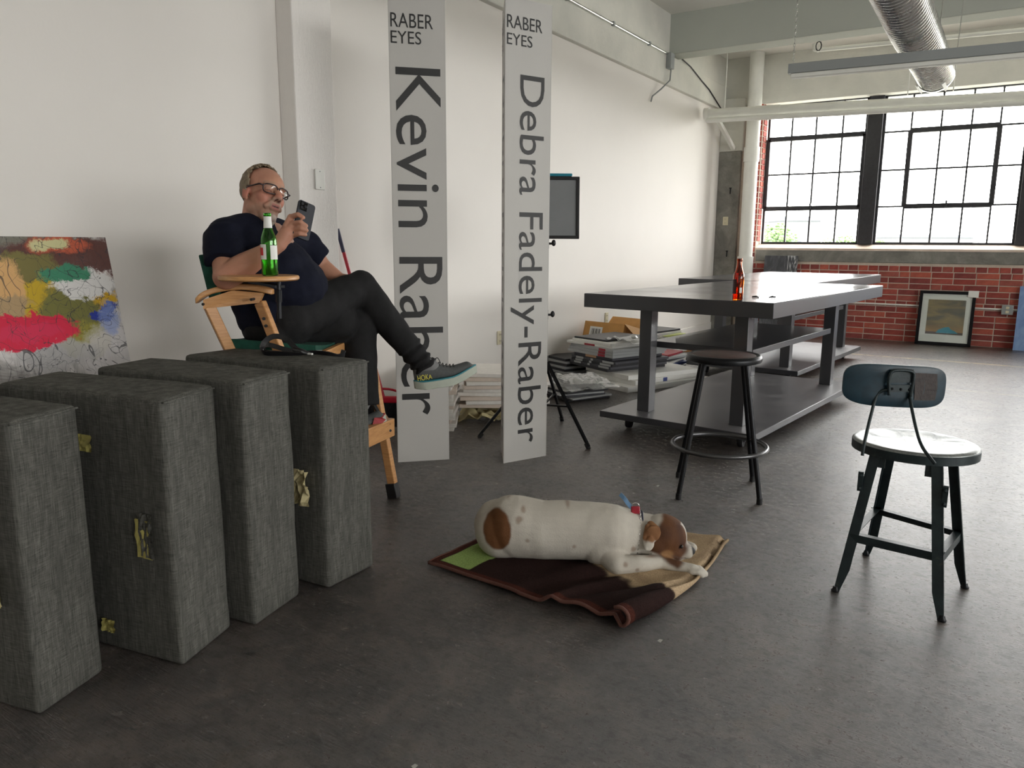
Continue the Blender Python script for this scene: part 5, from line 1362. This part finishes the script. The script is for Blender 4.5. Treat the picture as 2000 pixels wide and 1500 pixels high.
def tf(p):
    a = noise.noise(p * 6) * .008 + noise.noise(V((p.x * 22, p.y * 22, p.z * 14))) * .004
    k = (p - kneeR).dot(axis); L_ = (ankR - kneeR).length
    if .72 < k / L_ < 1.05 and (p - ankR).length < .22: a += .006 * math.sin(k * 150 + 3 * noise.noise(p * 12))
    return a
displace(me, tf); obj('trousers', me, TROUS, man)
# shoes -----------------------------------------------------------
def shoe(heel, toe, upv, name_lab, accent, parent=man, lace=True):
    d_ = (toe - heel); L = d_.length; d_.normalize(); u_ = (upv - d_ * upv.dot(d_)).normalized(); s_ = d_.cross(u_)
    S = lambda x, y, z: heel + d_ * (x * L) + s_ * y + u_ * z
    Ms = Matrix((d_, s_, u_)).transposed()
    up = MB(); n = 26; sole = MB(); mid = MB()
    def wdt(x): return .030 + .016 * math.sin(math.pi * min(1, x * 1.15) ** .8) - (.022 * max(0, (x - .86) / .14) ** 2) - .012 * max(0, (.1 - x) / .1)
    def top(x):
        return .128 if x < .2 else .128 - .042 * sstep(.18, .66, x) - (.030 * sstep(.84, 1, x) ** 2)
    def rock(x): return .034 * sstep(.55, 1.05, x) + .008 * sstep(.12, 0, x)
    vs = []; seg = 20
    for i in range(n + 1):
        x = i / n
        for k in range(seg):
            th = math.pi * 2 * k / seg; w_ = wdt(x); h0, h1 = .034 + rock(x), top(x) + rock(x) * .4
            cz, rz_ = (h0 + h1) / 2, (h1 - h0) / 2; c_, s2 = math.cos(th), math.sin(th)
            yy = w_ * c_ * (1 - .32 * max(0, s2)) ; zz = cz + rz_ * (abs(s2) ** .8) * math.copysign(1, s2)
            vs.append(S(x * .985 + .005, yy, zz))
    fs = [(i * seg + k, i * seg + (k + 1) % seg, (i + 1) * seg + (k + 1) % seg, (i + 1) * seg + k) for i in range(n) for k in range(seg)] + [tuple(range(seg))[::-1], tuple(n * seg + k for k in range(seg))]
    up.add(vs, fs); mu = remesh(up, .004, 5)
    so = obj('shoe', mu, SHOEM, parent, label=name_lab)
    def slab(za, zb, ex, m_, nm, wav=0):
        vs = []; N_ = 40
        for s2 in (0, 1):
            for k in range(N_):
                th = 2 * math.pi * k / N_; x = .5 + .515 * abs(math.cos(th)) ** .9 * math.copysign(1, math.cos(th)); xx = min(max(x, 0), 1)
                y = (wdt(xx) + ex) * abs(math.sin(th)) ** .55 * math.copysign(1, math.sin(th))
                z = (za if s2 == 0 else zb) + rock(xx) + (wav * math.sin(xx * 60) if s2 == 0 else 0)
                vs.append(S(x, y, z))
        fs = [(k, (k + 1) % N_, N_ + (k + 1) % N_, N_ + k) for k in range(N_)] + [tuple(range(N_))[::-1], tuple(N_ + k for k in range(N_))]
        return obj(nm, MB().add(vs, fs), m_, so, bevel=.003)
    slab(.0, .036, .006, SOLEM, 'sole', .0018); slab(.034, .042, .005, accent, 'midsole_stripe')
    if lace:
        for k in range(6):
            x = .36 + .055 * k; z = top(x) + .003 + rock(x) * .4
            obj('lace', MB().tube([S(x, -.024, z - .014), S(x + .012, -.012, z - .001), S(x + .016, 0, z + .003), S(x + .012, .012, z - .001), S(x, .024, z - .014)], .0022, 6), BLACK, so, sm=0)
        obj('lace', MB().tube(crv([S(.33, 0, top(.33) + .004), S(.34, -.02, top(.33) + .02), S(.40, -.03, top(.33) + .005), S(.35, -.01, top(.33) + .004), S(.40, .02, top(.33) + .02), S(.44, .02, top(.4))]), .002, 6), BLACK, so, sm=0)
    # padded ankle collar
    obj('collar', MB().tube([S(.15 + .13 * math.cos(k * math.pi / 10), .030 * math.sin(k * math.pi / 10), .124 + .010 * math.cos(k * math.pi / 10) * -1) for k in range(20)], .008, 8, closed=True), BLACK, so, sm=0)
    return so, S
SHOEM = mat('grey_knit_upper', srgb(84, 86, 86), .85, var=.1, vs=80, bump=.4, bs=400); SOLEM = mat('pale_foam_sole', srgb(172, 178, 166), .7, var=.05, vs=20, bump=.2, bs=60)
TEAL = mat('teal_stripe', srgb(44, 120, 132), .5); YEL = mat('yellow_print', srgb(198, 190, 60), .5); REDS = mat('red_fabric', srgb(150, 40, 44), .6)
# crossed (right) foot: sole line from heel (808,757) to toe (932,712)
hb_ = K(812, 762, 3.60); tb_ = K(932, 741, 3.68)
so, S = shoe(hb_, tb_, V((0, 0, 1)) - CX * .1, 'grey running shoe with teal stripe and yellow heel lettering', TEAL)
sg = 1 if S(.1, .03, .06).dot(CY) < S(.1, -.03, .06).dot(CY) else -1
d0 = S(.035, sg * .0405, .047); d1 = S(.26, sg * .0425, .047); uu = S(.035, sg * .0385, .073) - d0
letters(so, 'HOKA', d0, d1 - d0, uu, YEL, off=.002)
hb2 = K(672, 862, 3.46); tb2 = K(757, 836, 3.55)
so2, S2 = shoe(hb2, tb2, V((0, 0, 1)), 'grey and red running shoe resting on the footrest', REDS, lace=False)
sg2 = 1 if S2(.1, .03, .06).dot(CY) < S2(.1, -.03, .06).dot(CY) else -1
vs = [S2(.58, sg2 * .050, .036), S2(.70, sg2 * .046, .080), S2(.86, sg2 * .042, .070), S2(.96, sg2 * .034, .052), S2(.80, sg2 * .048, .040)]
obj('red_panel', MB().add(vs, [(0, 1, 2, 3, 4)]), REDS, so2)
# socks
b = MB(); b.cap(kneeR.lerp(ankR, .93), hb_.lerp(tb_, .26) + V((0, 0, .09)), .047, .040); b.cap(K(714, 770, 3.5), hb2.lerp(tb2, .2) + V((0, 0, .09)), .044, .04); obj('sock', b, mat('grey_sock', srgb(120, 120, 120), .9), man, sm=0)
# phone
PH = mat('navy_phone_case', srgb(17, 22, 34), .5); LENS = mat('camera_glass', srgb(10, 10, 12), .08)
pb_, pt_ = K(586, 466, 3.015), K(600, 396, 3.035); upp = (pt_ - pb_).normalized(); pu = CX * .66 + CY * .75; pu = (pu - upp * pu.dot(upp)).normalized(); pn = pu.cross(upp)
if pn.dot(CY) > 0: pn = -pn
pcn = (pb_ + pt_) / 2
ph = thing('smartphone', 'dark blue phone held up in the right hand of the man', 'phone', pcn)
PL = (pt_ - pb_).length; Mp = Matrix((pu, upp, pn)).transposed()
rp_ = []
for k in range(32):
    th = 2 * math.pi * k / 32; cx2, sy2 = math.cos(th), math.sin(th); rp_.append((math.copysign(.027, cx2) + .011 * cx2, math.copysign(max(PL, .150) / 2 - .011, sy2 if abs(sy2) > 1e-6 else 1) + .011 * sy2))
mb = MB(); mb.add([pcn + pu * a_ + upp * b_ - pn * .005 for a_, b_ in rp_] + [pcn + pu * a_ + upp * b_ + pn * .005 for a_, b_ in rp_], [tuple(range(32))[::-1], tuple(32 + k for k in range(32))] + [(k, (k + 1) % 32, 32 + (k + 1) % 32, 32 + k) for k in range(32)])
obj('case', mb, PH, ph, bevel=.0015)
obj('screen', MB().box(pcn - pn * .0054, (.070, .142, .0008), M=Mp), LENS, ph)
cm = obj('camera_bump', MB().box(pcn - pu * .016 + upp * .053 + pn * .0062, (.034, .034, .003), M=Mp), LENS, ph, bevel=.001)
for a_, b_ in ((-.008, .008), (-.008, -.008), (.008, 0)): obj('camera_lens', MB().tube([pcn - pu * (.016 - a_) + upp * (.053 + b_) + pn * .006, pcn - pu * (.016 - a_) + upp * (.053 + b_) + pn * .0095], .0062, 16), CHROME if 0 else BLACKM, cm, sm=40)
# ================================================================== BLANKET
BA, BB_, BC = V((-1.762, 2.142, 0)), V((-.905, 2.105, 0)), V((-.843, 3.0, 0)); BD = V((-1.70, 2.93, 0))
def bl_base(u, v):
    a = BA.lerp(BB_, u); b_ = BD.lerp(BC, u); return a.lerp(b_, v)
def bl_h(u, v):
    h_ = .012
    f = sstep(.25, .8, u) * sstep(.75, .3, v)
    h_ += f * .022 * max(0, math.sin((u * 1.0 - v * .55) * 17 + 1.2 + .6 * noise.noise(V((u * 3, v * 3, 0)))))
    h_ += .030 * math.exp(-((u - .655 - v * .25) / .035) ** 2) * sstep(.5, .0, v)
    h_ += .022 * math.exp(-((u - .93) / .06) ** 2) * (1 - .8 * v)
    h_ += .006 * noise.noise(V((u * 7, v * 7, 3))) + .010 * sstep(.8, 1, v) * sstep(.7, 1, u)
    return max(h_, .006)
NU, NV = 150, 120; vs = []
def bl_pt(u, v):
    p = bl_base(u, v); p.z = bl_h(min(u, 1), v)
    wob = .012 * noise.noise(V((u * 4, 7, 0))) * sstep(.2, 0, v)
    p += (BB_ - BA).normalized() * .055 * math.sin(math.pi * min(1, v * 1.05)) * sstep(.45, 1, u)
    p += V((0, 1, 0)) * (wob + .02 * math.sin(u * 9) * sstep(.15, 0, v) * u)
    if u > .93:  # rolled end
        k = (u - .93) / .07; q_ = 1 - sstep(.05, .55, v); R_ = .012 + .020 * q_; ang = k * (1.9 + 1.9 * q_)
        e = (BB_ - BA).normalized(); p0 = bl_base(.93, v) + e * .05 * math.sin(math.pi * min(1, v * 1.05)); p = p0 + e * (R_ * math.sin(ang) + .02) + V((0, 0, .008 + R_ * (1 - math.cos(ang)))) + V((0, 0, .004 * noise.noise(V((u * 20, v * 9, 1)))))
    return p
vs = [bl_pt(i / NU, j / NV) for i in range(NU + 1) for j in range(NV + 1)]
fs = [(i * (NV + 1) + j, (i + 1) * (NV + 1) + j, (i + 1) * (NV + 1) + j + 1, i * (NV + 1) + j + 1) for i in range(NU) for j in range(NV)]
me = MB().add(vs, fs).mesh('blanket')
a = me.color_attributes.new('Col', 'FLOAT_COLOR', 'POINT'); buf = []
brown = srgb(52, 36, 34)[:3]; green = srgb(160, 186, 110)[:3]; beige = srgb(206, 180, 146)[:3]; bind = srgb(84, 46, 38)[:3]
for i in range(NU + 1):
    for j in range(NV + 1):
        u, v = i / NU, j / NV; n_ = noise.noise(V((u * 9, v * 9, 0))); n2_ = noise.noise(V((u * 24, v * 24, 5)))
        c = brown
        if .035 < u < .20 + .02 * n_ and v > .035: c = green
        ed = v - .33 + .13 * n_ + .04 * n2_ + (u - .75) * .3
        if u > .60: c = lerp3(c, lerp3(beige, (.30, .20, .13), .45 * sstep(.0, .5, n_)), sstep(-.02, .03, ed))
        if u < .03 or v < .03: c = bind
        buf += [*c, 1]
a.data.foreach_set('color', buf)
q = N('fleece'); at_ = q.n('ShaderNodeVertexColor', layer_name='Col'); nf = q.noise(q.coord(), 220, 4, .7); nf2 = q.noise(q.coord(), 60, 4, .7)
q.p(col=q.mix(1.0, at_.outputs[0], q.ramp(nf, [(.3, .55), (.7, 1.15)]), 'MULTIPLY'), rough=.95, spec=.08).bump(q.mix(.5, nf, nf2), .9, .010)
t = thing('blanket', 'brown fleece dog blanket with a green stripe and a beige rolled end', 'blanket', ((BA + BC) / 2).to_tuple())
o = obj('fleece', me, q.m, t, sm=0); s = o.modifiers.new('s', 'SOLIDIFY'); s.thickness = .010; s.offset = 0
BIND = mat('reddish_binding', srgb(92, 56, 46), .85, var=.15, vs=60, bump=.4, bs=200)
obj('binding', MB().tube([bl_pt(i / 120, 0) + V((0, -.002, .001)) for i in range(121)], .0068, 8), BIND, t, sm=0)
obj('binding', MB().tube([bl_pt(0, i / 40) + V((-.002, 0, .001)) for i in range(41)], .0062, 8), BIND, t, sm=0)
# ================================================================== DOG
dog = thing('dog', 'white dog with brown patches lying on the blanket, head down', 'dog', (-1.3, 2.6, .02))
Z = lambda px, py, z: P(px, py, z=z)
b = MB()
rump, hipd, mid_, chest_, neck_, hd = Z(975, 1022, .115), Z(1010, 1028, .125), Z(1105, 1034, .125), Z(1190, 1040, .122), Z(1243, 1042, .112), Z(1287, 1050, .108)
b.chain([(rump, .100), (hipd, .122), (Z(1060, 1034, .122), .113), (mid_, .113), (chest_, .113), (neck_, .088), (hd, .080)], 28)
b.ell(Z(975, 1040, .10), (.10, .09, .10)); b.ell(Z(990, 1048, .085), (.115, .085, .085), M=MC)   # near haunch
b.ell(Z(1000, 1010, .16), (.10, .10, .085))
b.ell(Z(1178, 1066, .085), (.085, .07, .085), M=MC)      # near shoulder
b.chain([(Z(1180, 1070, .075), .060), (Z(1205, 1100, .045), .044)], 18)
el = Z(1208, 1104, .038)
b.chain([(el, .042), (Z(1245, 1101, .045), .034), (Z(1290, 1098, .042), .026), (Z(1330, 1107, .034), .021)], 16)
pw = Z(1352, 1113, .030); b.chain([(Z(1330, 1107, .034), .021), (pw, .023)], 14)
pdir = (Z(1380, 1119, .026) - pw).normalized(); psd = V((0, 0, 1)).cross(pdir)
for i in range(4):
    a0 = pw + psd * (.020 - .0135 * i); ln = (.040, .050, .050, .040)[i]
    b.chain([(a0, .0125), (a0 + pdir * ln * .6 + V((0, 0, .004)), .0115), (a0 + pdir * ln + V((0, 0, -.006)), .0095)], 10)
# far foreleg tucked beside the head
b.chain([(Z(1230, 1040, .06), .05), (Z(1262, 1030, .04), .035), (Z(1330, 1062, .03), .022), (Z(1352, 1070, .028), .02)], 12)
# head: skull, cheeks, muzzle
nose = Z(1347, 1078, .062); mz = nose - hd; mzn = mz.normalized()
Fd = mzn; Sd = V((0, 0, 1)).cross(Fd).normalized(); Ud = Fd.cross(Sd); Md = Matrix((Fd, Sd, Ud)).transposed(); DL = mz.length
D_ = lambda x, y, z: hd + Fd * x + Sd * y + Ud * z
print('dog head length', DL)
b.ell(D_(.012, 0, .020), (.090, .078, .078), M=Md); b.ell(D_(.045, 0, -.020), (.076, .062, .056), M=Md)
for s in (-1, 1): b.ell(D_(.040, s * .036, -.010), (.042, .026, .034), M=Md); b.ell(D_(.066, s * .030, .024), (.02, .016, .014), M=Md)
b.chain([(D_(.07, 0, -.006), .047), (D_(DL - .012, 0, -.002), .030)], 20); b.chain([(D_(.07, 0, -.030), .030), (D_(DL - .022, 0, -.026), .019)], 16)
b.ell(D_(DL - .002, 0, .004), (.014, .018, .014), M=Md)
me = remesh(b, .005, 7); displace(me, lambda p: noise.noise(p * 14) * .003 + noise.noise(V((p.x * 30, p.y * 30, p.z * 10))) * .0012)
W_ = (.60, .565, .50); BR = (.165, .070, .028); DB = (.055, .026, .018); PKd = (.42, .28, .24)
spot = [(Z(972, 1036, .17), .075)]
def patch(p, c, r, soft=.015, nz=.012): return sstep(r + soft, r - soft * .2, (p - c).length + noise.noise(p * 25) * nz)
spc = P(972, 1033, d=2.93)
def dog_col(p):
    c = lerp3(W_, (.50, .46, .40), .5 + .5 * noise.noise(p * 7))
    l = Md.inverted() @ (p - hd)
    dx = (p - spc); q1 = dx.dot(CX) / .056; q2 = dx.z / .078; q3 = dx.dot(CY) / .11
    c = lerp3(c, BR, sstep(1.08, .92, math.sqrt(q1 * q1 + q2 * q2 + q3 * q3) + .05 * noise.noise(p * 40)))
    for (px, py, r) in ((1013, 1013, .014), (1022, 997, .008), (992, 979, .012), (1030, 1052, .006), (1110, 990, .006), (1235, 1068, .010), (1238, 1096, .006), (1215, 1085, .007), (1120, 1060, .005)):
        s3 = P(px, py, d=2.9); v = p - s3; v = v - CY * v.dot(CY)
        if (p - s3).length < .16: c = lerp3(c, (.22, .13, .08), .6 * sstep(r + .006, r * .5, v.length + .4 * r * noise.noise(p * 60)))
    if l.x > -.06:
        n_ = noise.noise(p * 22) * .012
        inner = sstep(-.035, -.015, l.x + n_) * sstep(.118, .098, l.x + n_) * sstep(-.045, -.03, l.z + n_)
        blaze = sstep(.010, .018, abs(l.y) + n_ * .5) if l.x > .05 else 1
        head = inner * blaze * sstep(.0, .01, .2 - abs(l.y))
        c = lerp3(c, lerp3(BR, DB, .5 + .6 * noise.noise(p * 18)), head)
        # tan cheek
        ck = math.dist((l.x, abs(l.y), l.z), (.045, .055, -.028)); c = lerp3(c, (.36, .20, .09), .8 * sstep(.034, .018, ck))
        ey = math.dist((l.x, abs(l.y), l.z), (.082, .046, .022)); c = lerp3(c, (.02, .012, .01), sstep(.013, .007, ey))
        c = lerp3(c, (.02, .02, .022), sstep(.024, .018, math.dist((l.x, l.y, l.z), (DL, 0, .006))))
        mo = sstep(.004, .002, abs(l.z + .022)) * sstep(.05, .07, l.x) * sstep(.012, .02, abs(l.y)) * sstep(.062, .052, abs(l.y)) * sstep(DL + .02, DL, l.x); c = lerp3(c, (.12, .08, .07), mo * .7)
        c = lerp3(c, (.25, .21, .19), .6 * sstep(.028, .02, math.dist((l.x, l.y, l.z), (DL - .03, 0, .022))))
    return c
paint(me, dog_col)
FUR = attr_mat('short_fur', .75, .45, 180, .25, 0, (1, 1, 1)); obj('body', me, FUR, dog)
for s in (-1, 1):
    e = obj('eye', MB().ell(D_(.084, s * .047, .023), .0068), mat('dog_eye', (.015, .01, .008), .08) if s < 0 else bpy.data.materials['dog_eye'], dog, sm=0)
obj('nose', MB().ell(D_(DL + .006, 0, .006), (.013, .018, .015), M=Md), mat('wet_nose', (.006, .006, .007), .5, bump=.4, bs=300), dog, sm=0)
# ears
for s in (-1, 1):
    if s * Sd.dot(CY) > 0: nearside = False
    else: nearside = True
    b = MB(); r0 = D_(-.010, s * .058, .046)
    if nearside:
        b.chain([(K(1271, 1024, 2.885), .014), (K(1283, 1034, 2.87), .013), (K(1286, 1047, 2.872), .010)], 12)
        b.ell(K(1276, 1043, 2.865), (.030, .009, .034), M=MC); b.ell(K(1269, 1062, 2.860), (.018, .008, .030), M=MC @ Matrix.Rotation(.12, 3, 'Y'))
        b.chain([(K(1264, 1028, 2.875), .009), (K(1259, 1050, 2.868), .008), (K(1262, 1072, 2.862), .007)], 10)
    else:
        b.chain([(r0, .014), (D_(-.014, s * .072, .034), .015), (D_(-.012, s * .082, .0), .014)], 12)
    m2_ = remesh(b, .0035, 3); paint(m2_, lambda p: lerp3(lerp3(BR, (.30, .15, .07), .5 + .5 * noise.noise(p * 30)), W_, sstep(.006, -.006, p.z - K(1270, 1057, 2.86).z + noise.noise(p * 50) * .008)))
    obj('ear', m2_, FUR, dog)
# collar parts
cN = Z(1249, 1042, .112); ax2 = (hd - chest_).normalized(); s5 = V((0, 0, 1)).cross(ax2).normalized(); u5 = ax2.cross(s5)
col_ = thing('x', 'x', 'x', cN) if False else None
ring = lambda a, r: cN + (s5 * math.cos(a) + u5 * math.sin(a)) * r
co = obj('collar', MB().tube([ring(k * math.pi / 24, .0865) for k in range(48)], .004, 6, closed=True), mat('navy_collar', srgb(26, 32, 58), .6), dog, sm=0)
mb = MB()
for k in range(56):
    a = k * 2 * math.pi / 56; c_ = ring(a, .0895); tg = (-s5 * math.sin(a) + u5 * math.cos(a)); o2 = (s5 * math.cos(a) + u5 * math.sin(a)) if k % 2 else ax2
    mb.tube([c_ + tg * .0075 * math.cos(j * math.pi / 4) + o2 * .0042 * math.sin(j * math.pi / 4) - ax2 * .010 for j in range(8)], .0014, 5, closed=True)
obj('chain', mb, CHROME, dog, sm=0, kind='stuff')
tgp = P(1241, 996, d=2.93)
obj('red_tag', MB().box(tgp, (.034, .012, .030), M=MC), REDL, dog, bevel=.004)
obj('ring', MB().tube([tgp + V((0, 0, .016)) + CX * .014 * math.cos(k * math.pi / 8) + V((0, 0, .012 * math.sin(k * math.pi / 8))) for k in range(16)], .0016, 6, closed=True), CHROME, dog, sm=0)
obj('ribbon', ribbon(crv([tgp - CX * .006, P(1227, 984, d=2.93), P(1220, 974, d=2.93), P(1211, 965, d=2.94)]), .016, .002, .2), mat('pale_blue_ribbon', srgb(104, 140, 176), .5), dog)
# small litter on the floor
for px, py, nm in ((1288, 1253, 'below the blanket'), (808, 1499, 'at the lower edge'), (1284, 950, 'between the dog and the round stool')):
    p = P(px, py, z=.003); obj('paper_scrap', MB().add([p + V((-.008, 0, 0)), p + V((.006, -.006, .001)), p + V((.009, .006, .006)), p + V((-.003, .008, .004))], [(0, 1, 2, 3), (3, 2, 1, 0)]), LABEL, loc=p, label='tiny white paper scrap on the floor ' + nm, cat='scrap')
